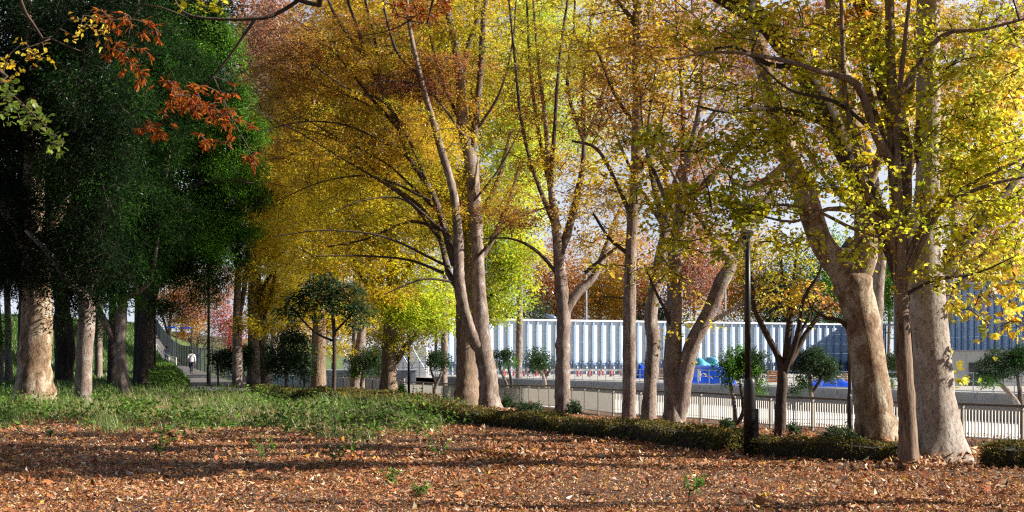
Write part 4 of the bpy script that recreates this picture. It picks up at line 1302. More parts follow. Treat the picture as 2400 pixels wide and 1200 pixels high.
# pale twin zelkova in the centre
make_tree('zelkova_tree', 'large pale zelkova forking low into two sweeping limbs in the centre', 'tree', [
    [(1148, 958, 50), (1142, 880, 44), (1130, 800, 40), (1124, 700, 34), (1120, 600, 30), (1112, 480, 31), (1102, 370, 32), (1085, 290, 28), (1078, 180, 22), (1062, 80, 18), (1040, -20, 14), (1020, -200, 6)],
    [(1136, 830, 34), (1108, 790, 30), (1086, 720, 28), (1075, 640, 26), (1074, 560, 23), (1062, 450, 19), (1034, 350, 17), (1014, 280, 15), (985, 180, 12), (960, 60, 9), (950, -60, 6)],
    [(1066, 620, 19), (1040, 530, 16), (1012, 450, 14), (960, 370, 13), (925, 280, 12), (890, 200, 12), (858, 140, 10), (800, 60, 8), (770, 0, 7), (740, -100, 4)],
    [(1104, 380, 20), (1116, 280, 16), (1126, 170, 15), (1132, 60, 14), (1142, -40, 11), (1150, -200, 5)],
    [(1076, 680, 16), (1052, 640, 14), (1030, 560, 11), (990, 490, 9), (900, 420, 7), (800, 330, 5), (700, 270, 3)],
    [(858, 150, 9), (840, 70, 8), (815, 0, 6), (800, -80, 4)],
    [(1118, 620, 14), (1150, 570, 11), (1190, 480, 9), (1220, 380, 6)],
    [(1080, 200, 13), (1100, 100, 12), (1130, 20, 8)],
    [(1040, 540, 9), (960, 520, 7), (860, 560, 5), (760, 580, 3)],
    [(985, 180, 8), (930, 120, 7), (900, 20, 5)],
    [(925, 280, 8), (850, 240, 6), (760, 200, 4), (680, 170, 3)],
    [(1115, 520, 9), (1070, 460, 6), (1050, 380, 4)],
    [(1060, 560, 8), (930, 450, 6), (800, 370, 4), (700, 310, 3), (610, 265, 2)],
    [(1030, 500, 7), (900, 380, 5), (770, 320, 4), (660, 290, 2)],
    [(1040, 640, 8), (960, 610, 6), (860, 600, 5), (740, 600, 3)],
    [(1012, 460, 9), (960, 330, 7), (900, 240, 6), (820, 210, 4), (730, 150, 3)],
    [(925, 290, 9), (870, 230, 7), (780, 120, 5), (700, 80, 3)],
    [(890, 200, 8), (880, 100, 6), (850, -20, 5)],
    [(1086, 300, 9), (1040, 200, 7), (1010, 90, 6), (1000, -30, 4)],
    [(1120, 300, 8), (1170, 220, 6), (1200, 110, 5), (1210, 0, 3)],
    [(1040, 620, 7, -0.3), (900, 555, 5, -0.8), (760, 540, 3.5, -1.2), (640, 555, 2, -1.4)],
    [(1010, 470, 7, -0.3), (880, 415, 5, -0.8), (760, 425, 3.5, -1.2), (650, 470, 2, -1.4)],
    [(960, 370, 7, -0.3), (830, 300, 5, -0.8), (720, 285, 3.5, -1.2), (600, 310, 2, -1.5)],
    [(1120, 600, 7, -0.3), (1200, 520, 5, -0.8), (1300, 478, 3, -1.2)],
    [(1030, 560, 6, -0.3), (950, 470, 4.5, -0.8), (850, 470, 3, -1.2), (770, 505, 2, -1.4)],
    [(1095, 330, 7, -0.3), (1010, 220, 5, -0.8), (920, 190, 3.5, -1.2), (840, 210, 2, -1.4)],
    [(1112, 470, 6, -0.3), (1180, 380, 4.5, -0.8), (1235, 260, 3, -1.0), (1250, 160, 2, -1.2)],
    [(1060, 660, 6, -0.3), (990, 655, 4.5, -0.9), (900, 690, 3, -1.3)],
], [(810, 150, 150, 120, 1.1, 'bronze'), (960, 100, 130, 110, 1.1, 'olive'), (960, 200, 110, 34, 3.2, 'maroon', {'dd': -1.6}), (1000, 150, 60, 30, 1.6, 'maroon', {'dd': -1.4}), (880, 330, 140, 90, 1.0, 'bronze'), (1110, 80, 110, 110, 1.1, 'olive'), (1080, 240, 110, 70, 0.9, 'bronze'),
    (720, 260, 120, 80, 1.1, 'bronze'), (1000, 400, 120, 70, 0.9, 'olive'), (1180, 460, 90, 60, 0.8, 'bronze'), (820, 430, 130, 60, 0.9, 'gold'), (900, 520, 120, 40, 0.8, 'olive'), (760, 570, 90, 35, 0.8, 'gold'),
    (990, 30, 60, 50, 1.4, 'rust'), (960, -140, 330, 120, 0.9, 'bronze', {'ls': 1.5}), (700, 120, 100, 90, 1.0, 'rust'), (650, 180, 80, 80, 0.9, 'bronze'), (850, 260, 200, 35, 1.2, 'olive', {'dd': -1.2}), (760, 360, 190, 35, 1.2, 'bronze', {'dd': -0.8}), (900, 150, 190, 35, 1.1, 'bronze', {'dd': -1.2}), (980, 320, 150, 30, 1.0, 'gold', {'dd': -1.5}), (1060, 150, 130, 35, 1.0, 'rust', {'dd': -1.5}), (900, 60, 190, 35, 1.1, 'rust', {'dd': -1.0}), (1090, 500, 120, 25, 0.9, 'bronze', {'dd': -1.2}), (1000, 560, 60, 35, 0.8, 'limegold')],
    'smooth_bark', 'oval', 0.115, 40, 0.66, kl=0.62, twig_r=1.25, flare=0.25, sides=16)

# ginkgos behind the centre
make_tree('ginkgo_tree', 'brown furrowed ginkgo trunk with bright lime crown directly behind the pale twin zelkova', 'tree', [
    [(1094, 950, 62), (1094, 860, 50), (1092, 760, 46), (1095, 640, 40), (1098, 520, 34), (1100, 400, 28), (1110, 250, 20), (1115, 100, 14), (1118, -100, 8)],
    [(1098, 660, 20), (1140, 590, 16), (1190, 480, 12), (1230, 360, 8)],
    [(1096, 620, 18), (1060, 560, 12), (1010, 520, 8)],
    [(1098, 540, 18), (1160, 440, 12), (1200, 300, 8)],
    [(1096, 740, 12), (1140, 700, 9), (1200, 670, 5)],
], [(1180, 660, 80, 75, 2.8, 'lime'), (1130, 740, 60, 35, 1.8, 'lime'), (1200, 590, 70, 50, 2.0, 'lime', {'dd': -1}), (1150, 540, 110, 90, 2.0, 'lime'), (1200, 360, 100, 120, 1.8, 'lime'), (1060, 480, 110, 100, 1.8, 'gold'), (1140, 180, 150, 130, 1.8, 'limegold'), (1240, 600, 60, 50, 1.2, 'limegold'),
    (1290, 260, 110, 140, 1.5, 'lime', {'dd': 3}), (1270, 80, 120, 110, 1.3, 'lime', {'dd': 3}), (1380, 330, 80, 100, 1.1, 'limegold', {'dd': 5}), (1400, 120, 90, 120, 1.0, 'gold', {'dd': 5}), (1130, -90, 200, 130, 1.2, 'gold', {'ls': 1.5})],
    'ginkgo_bark', 'oval', 0.145, 36, 0.62, kl=0.9, flare=0.25, thick=0.09)
make_tree('ginkgo_tree', 'ginkgo with pale furrowed trunk and low lime green branches left of the centre zelkova', 'tree', [
    [(912, 936, 42), (912, 880, 37), (914, 820, 36), (916, 740, 30), (918, 660, 26), (916, 560, 22), (914, 440, 17), (910, 300, 12), (905, 150, 8), (900, -20, 4)],
    [(925, 850, 18), (955, 810, 14), (990, 770, 9), (1030, 740, 5)],
    [(916, 740, 16), (880, 690, 12), (840, 640, 8)],
    [(916, 700, 16), (950, 640, 11), (990, 590, 7)],
    [(918, 640, 14), (870, 560, 10), (810, 510, 7)],
    [(916, 560, 12), (960, 470, 9), (1000, 400, 6)],
], [(1000, 750, 90, 45, 2.8, 'lime', {'rd': 1.6}), (940, 720, 80, 45, 2.0, 'lime', {'rd': 1.2, 'dd': -1}), (930, 800, 70, 35, 1.8, 'limegold', {'rd': 1.3}), (1000, 690, 80, 60, 2.4, 'lime', {'rd': 1.6}), (880, 690, 90, 55, 2.0, 'ginkgo'), (890, 580, 120, 90, 2.2, 'ginkgo'), (960, 500, 110, 90, 1.9, 'limegold'), (840, 440, 130, 110, 2.2, 'ginkgo'),
    (900, 300, 150, 130, 2.2, 'bronze'), (860, 130, 140, 110, 1.8, 'bronze'), (1010, 250, 90, 140, 1.8, 'gold', {'dd': 3}), (1020, 80, 100, 100, 1.6, 'gold', {'dd': 3}), (960, 400, 120, 80, 1.6, 'ginkgo', {'dd': 2}), (970, 610, 80, 50, 1.8, 'limegold'), (820, 500, 230, 35, 1.4, 'ginkgo', {'dd': -2}), (780, 610, 200, 30, 1.3, 'ginkgo', {'dd': -2}), (760, 410, 200, 35, 1.3, 'gold', {'dd': -2}), (880, 690, 130, 25, 1.2, 'gold', {'dd': -2}), (880, -60, 150, 110, 1.1, 'gold', {'ls': 1.5})],
    'ginkgo_bark', 'oval', 0.165, 36, 0.66, kl=0.8, flare=0.3, thick=0.09)
make_tree('ginkgo_tree', 'leaning grey ginkgo trunk between two small evergreen bushes under golden crowns', 'tree', [
    [(832, 922, 26), (836, 860, 23), (846, 800, 22), (850, 720, 18), (845, 600, 14), (835, 450, 10), (830, 300, 6)],
    [(848, 740, 10), (800, 680, 8), (760, 620, 5)],
], [(800, 620, 120, 80, 2.0, 'ginkgo'), (770, 480, 130, 110, 2.2, 'ginkgo'), (860, 740, 70, 35, 1.2, 'ginkgo'), (740, 350, 120, 100, 2.0, 'gold'), (800, 820, 45, 30, 1.0, 'ginkgo')],
    'smooth_bark', 'oval', 0.185, 36, 0.75, kl=0.8, flare=0.2, thick=0.1)
make_tree('ginkgo_tree', 'brown ginkgo trunk right behind the slender dark leaved loquat', 'tree', [
    [(746, 916, 38), (746, 850, 34), (748, 780, 32), (748, 680, 28), (745, 560, 22), (740, 400, 16), (735, 250, 10), (730, 100, 6)],
    [(748, 760, 16), (700, 690, 12), (660, 620, 7)],
    [(748, 700, 14), (790, 620, 10), (820, 540, 6)],
], [(690, 620, 110, 90, 2.3, 'ginkgo'), (700, 470, 110, 120, 2.3, 'ginkgo'), (650, 400, 60, 120, 2.0, 'gold'), (760, 720, 80, 50, 1.6, 'ginkgo'), (680, 300, 100, 90, 1.8, 'gold'), (770, 220, 120, 120, 1.6, 'bronze', {'dd': 4}), (780, 60, 120, 90, 1.4, 'bronze', {'dd': 4}), (600, 420, 60, 80, 1.4, 'gold', {'dd': 4}), (620, 560, 50, 90, 1.6, 'ginkgo'), (660, 730, 60, 40, 1.3, 'ginkgo'), (690, 150, 110, 100, 1.5, 'bronze')],
    'ginkgo_bark', 'oval', 0.19, 36, 0.75, kl=0.8, flare=0.2, thick=0.1)

# the cluster of golden trees beside the path
for bx, by, w, lims, bl, lb in (
    (556, 908, 26, [[(556, 908, 26), (556, 800, 22), (556, 720, 18), (558, 640, 15), (556, 540, 10), (560, 400, 6)], [(556, 760, 13), (572, 680, 12), (580, 600, 10), (590, 480, 6)]],
     [(570, 640, 45, 40, 1.3, 'ginkgo'), (600, 520, 60, 80, 1.6, 'gold'), (570, 760, 60, 22, 1.4, 'ginkgo'), (600, 200, 60, 100, 0.8, 'greybrown'), (610, 80, 70, 90, 0.9, 'pinkrust')], 'forked sunlit trunk leftmost of the golden clump by the path'),
    (594, 905, 30, [[(594, 905, 30), (594, 800, 26), (592, 700, 22), (594, 600, 17), (600, 480, 12), (610, 300, 7)], [(592, 740, 14), (612, 680, 11), (640, 640, 8)]],
     [(610, 700, 50, 40, 1.4, 'ginkgo'), (630, 590, 60, 70, 1.8, 'ginkgo'), (640, 300, 70, 90, 0.9, 'bronze'), (640, 140, 90, 110, 0.8, 'pinkrust'), (630, 770, 45, 25, 1.4, 'ginkgo')], 'bright white barked trunk in the middle of the golden clump by the path'),
    (624, 906, 24, [[(624, 906, 24), (618, 820, 20), (610, 720, 17), (604, 640, 14), (610, 520, 10), (620, 380, 6)], [(614, 760, 12), (634, 690, 10), (650, 620, 6)]],
     [(650, 680, 50, 50, 1.6, 'ginkgo'), (640, 450, 70, 90, 1.8, 'gold'), (660, 210, 90, 90, 0.9, 'bronze')], 'dark curved trunk rightmost of the golden clump by the path')):
    make_tree('ginkgo_tree', lb, 'tree', lims, bl, 'smooth_bark', 'oval', 0.16, 28, 0.55, flare=0.15, thick=0.13)

# loquat and small evergreen bushes
make_tree('loquat_tree', 'slender young loquat with dark glossy leaves and a bare thin stem', 'tree', [
    [(782, 931, 9), (784, 850, 9), (783, 780, 9), (778, 720, 7), (772, 650, 4)],
    [(783, 800, 6), (740, 780, 5), (700, 740, 4), (665, 700, 3)], [(783, 780, 6), (820, 740, 5), (850, 700, 3)], [(781, 740, 5), (740, 700, 4), (720, 660, 3)]],
    [(760, 660, 55, 22, 1.8, 'everblue'), (720, 695, 55, 25, 1.8, 'everblue'), (800, 680, 50, 30, 1.6, 'everblue'), (835, 735, 40, 35, 1.8, 'everblue'), (680, 735, 40, 20, 1.7, 'everblue'), (770, 720, 60, 30, 1.2, 'everblue')],
    'dark_bark', 'lance', 0.24, 26, 0.4, group='small evergreen trees', leafmat='ever', flare=0.1, thick=0.1)
for args in (
    (672, 910, [(672, 925, 7), (668, 850, 6), (665, 800, 3)], [(670, 830, 55, 50, 2.4, 'everblue'), (690, 790, 40, 30, 2.0, 'everblue'), (640, 860, 35, 25, 1.8, 'everblue')], 'broad dark bushy evergreen just left of the loquat stem'),
    (560, 905, [(560, 905, 8), (556, 860, 6), (552, 820, 3)], [(548, 845, 45, 32, 2.6, 'everblue'), (575, 830, 30, 22, 2.0, 'ever')], 'round dark evergreen bush at the foot of the golden clump'),
    (510, 905, [(512, 905, 5), (510, 860, 4), (508, 830, 2)], [(515, 840, 26, 26, 1.5, 'everblue')], 'thin airy evergreen sapling just right of the dark lamp post'),
    (850, 915, [(848, 927, 14), (850, 880, 10), (858, 840, 6)], [(858, 845, 45, 32, 2.4, 'everblue'), (835, 870, 26, 16, 1.6, 'evermid'), (880, 830, 30, 18, 1.8, 'everblue')], 'bushy evergreen on a short brown stem left of the furrowed ginkgo'),
    (890, 918, [(888, 918, 7), (890, 880, 6), (894, 850, 3)], [(888, 855, 26, 25, 2.2, 'evermid')], 'small evergreen half hidden by the furrowed ginkgo trunk'),
    (716, 915, [(716, 925, 6), (712, 870, 5), (714, 830, 3)], [(716, 848, 30, 38, 2.0, 'everblue')], 'narrow evergreen bush in front of the brown ginkgo trunk')):
    make_tree('evergreen_bush', args[4], 'bush', [args[2]], args[3], 'smooth_bark', 'lance', 0.17, 40, 0.4, group='small evergreen trees', leafmat='ever', flare=0.0, thick=0.15, tilt=0.9)

# clipped topiary trees behind the railing line
for px, pyb, stems, bl, lb in (
    (1025, 936, [[(1025, 938, 8), (1018, 915, 8), (1026, 895, 7), (1036, 870, 5)], [(1022, 900, 6), (1012, 875, 5), (1008, 855, 3)]], [(1024, 843, 32, 24, 3.2, 'everblue')], 'small clipped topiary tree with Y shaped stem right of the slim lamp post'),
    (1197, 945, [[(1195, 946, 9), (1188, 900, 8), (1172, 865, 6), (1170, 845, 4)], [(1195, 946, 7), (1200, 900, 6), (1192, 865, 5), (1195, 845, 3)]], [(1183, 832, 28, 15, 3.2, 'everblue'), (1193, 850, 20, 14, 1.4, 'evermid')], 'flat topped topiary tree on two thin bent stems beside the pale zelkova'),
    (1284, 948, [[(1284, 950, 11), (1278, 910, 10), (1275, 885, 9), (1264, 865, 6)], [(1275, 887, 8), (1288, 870, 6), (1285, 855, 4)]], [(1262, 843, 36, 28, 3.4, 'everblue')], 'round clipped topiary tree with forked stem just left of the grey zelkova'),
    (1722, 1002, [[(1724, 1004, 11), (1722, 960, 9), (1712, 900, 7), (1705, 870, 4)], [(1726, 1004, 12), (1742, 960, 9), (1735, 900, 7)], [(1730, 990, 9), (1760, 930, 7), (1772, 890, 4)]], [(1728, 850, 52, 40, 3.4, 'evermid'), (1765, 850, 38, 36, 2.8, 'everblue'), (1775, 900, 20, 26, 1.6, 'evermid'), (1700, 890, 22, 14, 1.4, 'evermid')], 'largest round topiary tree with several stems behind the black lamp post'),
    (1908, 1005, [[(1907, 1008, 13), (1903, 950, 11), (1898, 890, 9), (1895, 860, 6)], [(1903, 920, 8), (1922, 890, 6), (1925, 870, 4)]], [(1905, 850, 48, 38, 3.0, 'everblue'), (1940, 870, 30, 30, 2.6, 'everblue'), (1872, 900, 22, 20, 2.2, 'evermid')], 'round topiary tree between the fanning young tree and the mottled plane'),
    (2098, 960, [[(2102, 1000, 9), (2096, 930, 8), (2090, 890, 6)]], [(2092, 850, 26, 34, 3.0, 'everblue'), (2088, 900, 12, 14, 1.5, 'evermid')], 'topiary tree peeping out between the mottled plane and the slim ginkgo'),
    (2396, 1020, [[(2402, 1030, 17), (2390, 960, 14), (2360, 915, 11), (2335, 895, 7)], [(2396, 990, 13), (2392, 930, 12), (2385, 880, 8)]], [(2335, 855, 50, 35, 3.0, 'everblue'), (2385, 845, 40, 40, 3.2, 'ever'), (2320, 890, 26, 18, 1.8, 'evermid')], 'wide topiary tree at the railing right of the thick pale plane')):
    Dk = ground_hit(px, pyb)[1]
    make_tree('topiary_tree', lb, 'tree', stems, bl, 'smooth_bark', 'oval', 0.075 * max(1, Dk / 45), 50, 0.26 * max(1, Dk / 45), group='clipped topiary trees', leafmat='ever', flare=0.1, thick=0.12, tilt=0.9, base=ground_hit(px, pyb), D=Dk)

# ------------------------------------------------------------------ evergreen grove on the left
EG = dict(bark='smooth_bark', tpl='lance', leaf=0.15, m=120, R_=0.75, group='evergreen grove on the left', leafmat='ever', thick=0.12, tilt=0.65, sides=16)
make_tree('evergreen_tree', 'broadest trunk of the shaded grove with mottled bark and flared foot', 'tree', [
    [(82, 955, 92), (82, 880, 78), (86, 780, 70), (88, 700, 66), (85, 600, 60), (80, 450, 48), (75, 250, 34), (70, 50, 22), (66, -150, 10)],
    [(86, 620, 36), (30, 520, 26), (-40, 420, 14)], [(86, 600, 34), (150, 480, 22), (200, 380, 12)], [(80, 450, 24), (130, 300, 16), (170, 150, 9)]],
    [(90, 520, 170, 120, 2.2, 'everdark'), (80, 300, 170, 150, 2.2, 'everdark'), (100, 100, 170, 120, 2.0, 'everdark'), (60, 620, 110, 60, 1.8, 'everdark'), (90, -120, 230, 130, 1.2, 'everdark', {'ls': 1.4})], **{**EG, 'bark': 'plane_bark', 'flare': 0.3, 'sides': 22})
make_tree('evergreen_tree', 'reddish brown trunk second from the broad mottled trunk with low leafy boughs', 'tree', [
    [(196, 962, 44), (196, 900, 38), (199, 820, 38), (203, 740, 38), (196, 690, 30), (160, 660, 20), (120, 600, 14), (60, 540, 8)],
    [(203, 740, 26), (215, 650, 22), (225, 520, 18), (235, 380, 13), (240, 200, 8)],
    [(205, 720, 14), (180, 560, 12), (170, 420, 8)]],
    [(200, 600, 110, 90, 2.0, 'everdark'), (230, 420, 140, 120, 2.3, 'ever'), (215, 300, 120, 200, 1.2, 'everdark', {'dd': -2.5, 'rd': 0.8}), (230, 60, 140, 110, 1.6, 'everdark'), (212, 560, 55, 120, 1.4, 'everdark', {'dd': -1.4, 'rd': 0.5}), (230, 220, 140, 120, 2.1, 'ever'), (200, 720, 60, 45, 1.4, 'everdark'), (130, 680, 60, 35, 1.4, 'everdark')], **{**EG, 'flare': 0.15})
make_tree('evergreen_tree', 'pale Y shaped trunk leaning among the grove with sunlit bark', 'tree', [
    [(291, 935, 26), (288, 880, 28), (280, 820, 28), (285, 760, 24), (290, 700, 20), (310, 690, 16), (350, 660, 12), (362, 610, 10), (380, 480, 7), (400, 350, 4)],
    [(281, 810, 20), (258, 780, 18), (238, 740, 16), (222, 715, 13), (200, 640, 10), (190, 500, 7)],
    [(288, 720, 16), (296, 600, 14), (310, 420, 11), (320, 200, 7), (325, 0, 4)]],
    [(310, 620, 100, 70, 2.0, 'ever'), (310, 480, 60, 120, 1.4, 'ever', {'dd': -1.2, 'rd': 0.5}), (340, 500, 130, 100, 2.2, 'ever'), (330, 330, 140, 130, 2.3, 'ever'), (340, 150, 140, 130, 2.1, 'ever'), (290, 690, 60, 45, 1.5, 'evermid'), (260, 640, 60, 60, 1.5, 'ever')], **{**EG, 'flare': 0.1})
make_tree('evergreen_tree', 'dark thick trunk right of the pale Y shaped trunk beside the bright bank', 'tree', [
    [(340, 915, 46), (340, 860, 40), (342, 780, 36), (350, 680, 30), (370, 560, 26), (400, 400, 20), (420, 200, 14), (430, 20, 8)],
    [(346, 730, 18), (366, 680, 14), (374, 600, 10), (430, 540, 7)],
    [(380, 520, 18), (450, 440, 13), (520, 420, 9), (590, 430, 5)],
    [(400, 400, 14), (470, 300, 11), (540, 240, 7)],
    [(376, 560, 12), (440, 580, 9), (510, 600, 5)]],
    [(430, 620, 90, 60, 2.2, 'ever'), (450, 520, 130, 80, 2.3, 'evermid'), (520, 430, 100, 60, 2.2, 'evermid'), (595, 465, 50, 34, 2.2, 'ever'), (600, 310, 36, 30, 2.0, 'evermid'), (560, 215, 34, 34, 2.0, 'evermid'), (610, 395, 40, 22, 1.8, 'evermid'), (545, 120, 26, 40, 1.8, 'evermid'), (560, 600, 34, 26, 1.8, 'ever'), (480, 350, 120, 80, 2.2, 'evermid'), (540, 300, 80, 70, 2.2, 'evermid'), (450, 200, 130, 110, 2.3, 'ever'), (490, 90, 80, 90, 2.0, 'evermid'), (400, 60, 120, 90, 2.0, 'ever'),
     (500, 640, 45, 45, 2.2, 'ever', {'dd': -1.2}), (490, 575, 50, 45, 2.2, 'evermid', {'dd': -1.5}), (580, 540, 45, 30, 1.8, 'evermid'), (480, 690, 36, 20, 1.6, 'ever', {'dd': -1.2}), (430, -110, 170, 110, 1.4, 'ever', {'ls': 1.4}), (380, 720, 60, 30, 1.3, 'ever'), (460, 695, 50, 25, 1.2, 'ever'), (390, 640, 60, 40, 1.8, 'evermid'), (500, 460, 60, 90, 2.4, 'ever', {'dd': 2.0}), (520, 560, 50, 50, 2.0, 'ever', {'dd': 2.0})], **{**EG, 'bark': 'dark_bark', 'flare': 0.3})
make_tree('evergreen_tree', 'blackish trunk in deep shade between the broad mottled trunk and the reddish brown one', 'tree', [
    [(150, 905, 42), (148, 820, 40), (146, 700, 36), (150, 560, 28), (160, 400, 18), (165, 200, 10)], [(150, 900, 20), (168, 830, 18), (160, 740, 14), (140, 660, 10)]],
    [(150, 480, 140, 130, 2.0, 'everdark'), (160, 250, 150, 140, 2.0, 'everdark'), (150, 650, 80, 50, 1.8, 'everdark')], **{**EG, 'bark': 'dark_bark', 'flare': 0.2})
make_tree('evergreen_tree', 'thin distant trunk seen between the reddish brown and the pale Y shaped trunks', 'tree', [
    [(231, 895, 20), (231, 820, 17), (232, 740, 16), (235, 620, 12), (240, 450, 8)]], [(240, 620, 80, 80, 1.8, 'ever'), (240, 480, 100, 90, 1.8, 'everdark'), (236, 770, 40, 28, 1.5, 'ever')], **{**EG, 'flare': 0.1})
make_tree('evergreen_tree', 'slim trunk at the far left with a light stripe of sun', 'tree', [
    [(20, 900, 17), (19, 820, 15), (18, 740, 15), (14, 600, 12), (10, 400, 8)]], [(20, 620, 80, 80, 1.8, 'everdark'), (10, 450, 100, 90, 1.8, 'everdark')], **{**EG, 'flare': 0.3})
make_tree('evergreen_tree', 'slim trunk cut by the left edge of the picture', 'tree', [
    [(2, 912, 14), (1, 820, 12), (-4, 740, 12), (-10, 600, 9), (-14, 400, 6)]], [(-20, 620, 70, 80, 1.6, 'everdark'), (-10, 780, 40, 40, 1.4, 'evermid')], **{**EG, 'flare': 0.4})

# far behind the path
make_tree('maple_tree', 'rust red maple beyond the path framed by the grove', 'tree', [[(392, 838, 10), (396, 790, 9), (400, 740, 7), (410, 690, 4)], [(396, 790, 7), (380, 740, 5), (370, 700, 3)]],
          [(420, 720, 70, 40, 1.8, 'pinkrust'), (400, 690, 70, 40, 1.8, 'rust'), (460, 730, 40, 30, 1.4, 'rust')], 'smooth_bark', 'oval', 0.3, 26, 1.2, group='trees beyond the path', flare=0.1, thick=0.4, D=172)
make_tree('maple_tree', 'pink red maple beyond the path left of the golden clump', 'tree', [[(538, 850, 8), (538, 800, 7), (540, 760, 5)]],
          [(520, 750, 42, 30, 1.8, 'red'), (545, 790, 34, 34, 1.9, 'red'), (505, 705, 40, 30, 1.4, 'pinkrust')], 'smooth_bark', 'oval', 0.28, 26, 1.1, group='trees beyond the path', flare=0.1, thick=0.4, D=165)
make_tree('bare_shrub', 'grey leafless shrub thicket beyond the chain link fence', 'shrub', [[(462, 848, 6), (462, 810, 5), (470, 775, 3)], [(462, 840, 4), (445, 800, 3), (440, 780, 2)], [(462, 840, 4), (485, 800, 3), (490, 775, 2)]],
          [(468, 795, 45, 30, 0.35, 'greybrown'), (500, 800, 30, 26, 0.35, 'greybrown')], 'smooth_bark', 'lance', 0.3, 10, 1.2, group='trees beyond the path', flare=0.1, D=150, twig_r=4.0)
make_tree('maple_tree', 'brown orange maple behind the two parking lamps', 'tree', [[(430, 840, 9), (428, 790, 8), (424, 750, 5)], [(440, 840, 8), (446, 800, 6), (452, 770, 4)]],
          [(430, 790, 34, 24, 1.2, 'rust'), (440, 760, 60, 30, 1.4, 'bronze'), (480, 660, 90, 60, 1.4, 'pinkrust')], 'smooth_bark', 'oval', 0.32, 26, 1.2, group='trees beyond the path', flare=0.1, D=185)

# background trees behind the hoarding
fars = []
for px, pyt, D, w, pal, lb in (
    (1230, 690, 235, 75, 'everblue', 'dark green tree behind the left part of the white hoarding'), (1300, 545, 245, 85, 'rust', 'rust crowned tree behind the hoarding beside the grey zelkova'), (1405, 570, 250, 80, 'bronze', 'bronze crowned tree behind the hoarding beside the tall straight trunk'),
    (1545, 690, 240, 70, 'everdark', 'dark green tree behind the hoarding between the two straight trunks'), (1625, 470, 245, 85, 'pinkrust', 'tall pinkish rust tree behind the hoarding left of the black lamp'), (1745, 520, 255, 90, 'bronze', 'bronze tree behind the hoarding directly behind the black lamp'),
    (1850, 590, 250, 90, 'everblue', 'green tree behind the hoarding above the fanning young tree'), (1945, 540, 255, 85, 'evermid', 'mid green tree behind the hoarding left of the mottled plane'), (1140, 640, 250, 80, 'bronze', 'bronze tree behind the hoarding and the lime ginkgo'), (2082, 500, 262, 95, 'evermid', 'mid green tree behind the hoarding between the mottled plane and the slim ginkgo'), (2330, 480, 250, 110, 'rust', 'rust tree rising over the tall shaded hoarding'),
    (1020, 640, 255, 90, 'rust', 'rust tree beyond the white shed'), (900, 660, 260, 90, 'bronze', 'bronze tree beyond the furrowed ginkgo'), (780, 650, 250, 90, 'gold', 'golden tree far behind the loquat'), (660, 640, 240, 90, 'bronze', 'bronze tree far behind the golden clump'), (1480, 520, 262, 80, 'rust', 'rust tree behind the hoarding and the tall straight trunk')):
    hpx = 850 - pyt
    make_tree('background_tree', lb, 'tree', [[(px, 850, 8), (px + 2, 850 - hpx * 0.4, 6), (px - 2, pyt + hpx * 0.2, 3)]],
              [(px, pyt + hpx * 0.33, w * 0.9, hpx * 0.33, 1.3, pal), (px + w * 0.3, pyt + hpx * 0.55, w * 0.7, hpx * 0.25, 1.2, pal), (px - w * 0.4, pyt + hpx * 0.5, w * 0.6, hpx * 0.28, 1.2, pal)],
              'smooth_bark', 'oval', 0.55, 24, 1.6, group='trees behind the construction site', flare=0.1, thick=0.5, D=D, tilt=1.0)

for px, Dk, bl, lb in ((640, 122, [(640, 250, 130, 170, 2.2, 'bronze'), (660, 500, 110, 130, 2.2, 'gold'), (620, 60, 120, 110, 1.6, 'pinkrust')], 'tall bronze and pink tree rising behind the golden clump'),
                       (830, 126, [(820, 220, 140, 160, 2.4, 'bronze'), (830, 470, 130, 140, 2.4, 'ginkgo'), (840, 20, 130, 100, 1.8, 'bronze')], 'tall golden tree rising behind the loquat and the leaning ginkgo'),
                       (1040, 124, [(1030, 220, 130, 160, 2.4, 'gold'), (1040, 470, 120, 140, 2.4, 'gold'), (1040, 20, 130, 100, 1.8, 'bronze')], 'tall lime gold tree rising behind the furrowed ginkgo and the centre zelkova'),
                       (1215, 130, [(1210, 200, 100, 150, 1.5, 'limegold'), (1220, 430, 90, 120, 1.3, 'lime'), (1230, 30, 110, 90, 1.2, 'gold')], 'tall lime tree rising behind the pale centre zelkova and the grey zelkova')):
    make_tree('ginkgo_tree', lb, 'tree', [[(px, 880, 16), (px + 4, 600, 13), (px - 3, 300, 9), (px, 0, 4)]], bl, 'smooth_bark', 'oval', 0.42, 34, 1.5, group='tall trees behind', flare=0.1, thick=0.3, D=Dk, tilt=0.8)
for px, Dk, bl, lb in ((50, 63, [(40, 520, 180, 120, 2.4, 'everdark'), (50, 260, 190, 160, 2.6, 'everdark'), (40, 30, 190, 130, 2.4, 'everdark')], 'dark evergreen closing the grove behind the broad mottled trunk'),
                       (262, 66, [(260, 520, 150, 120, 2.6, 'everdark'), (270, 280, 170, 150, 2.6, 'everdark'), (270, 50, 170, 130, 2.4, 'everdark')], 'dark evergreen closing the grove behind the reddish brown trunk'),
                       (322, 64, [(420, 520, 130, 100, 2.4, 'everdark'), (440, 300, 140, 140, 2.5, 'ever'), (430, 70, 120, 120, 2.2, 'everdark')], 'dark evergreen closing the grove behind the thick dark trunk')):
    make_tree('evergreen_tree', lb, 'tree', [[(px, 900, 22), (px + 3, 650, 18), (px - 2, 300, 12), (px, 0, 5)]], bl, 'dark_bark', 'lance', 0.32, 70, 1.1, group='evergreen grove on the left', leafmat='ever', flare=0.1, thick=0.25, D=Dk, tilt=0.9)
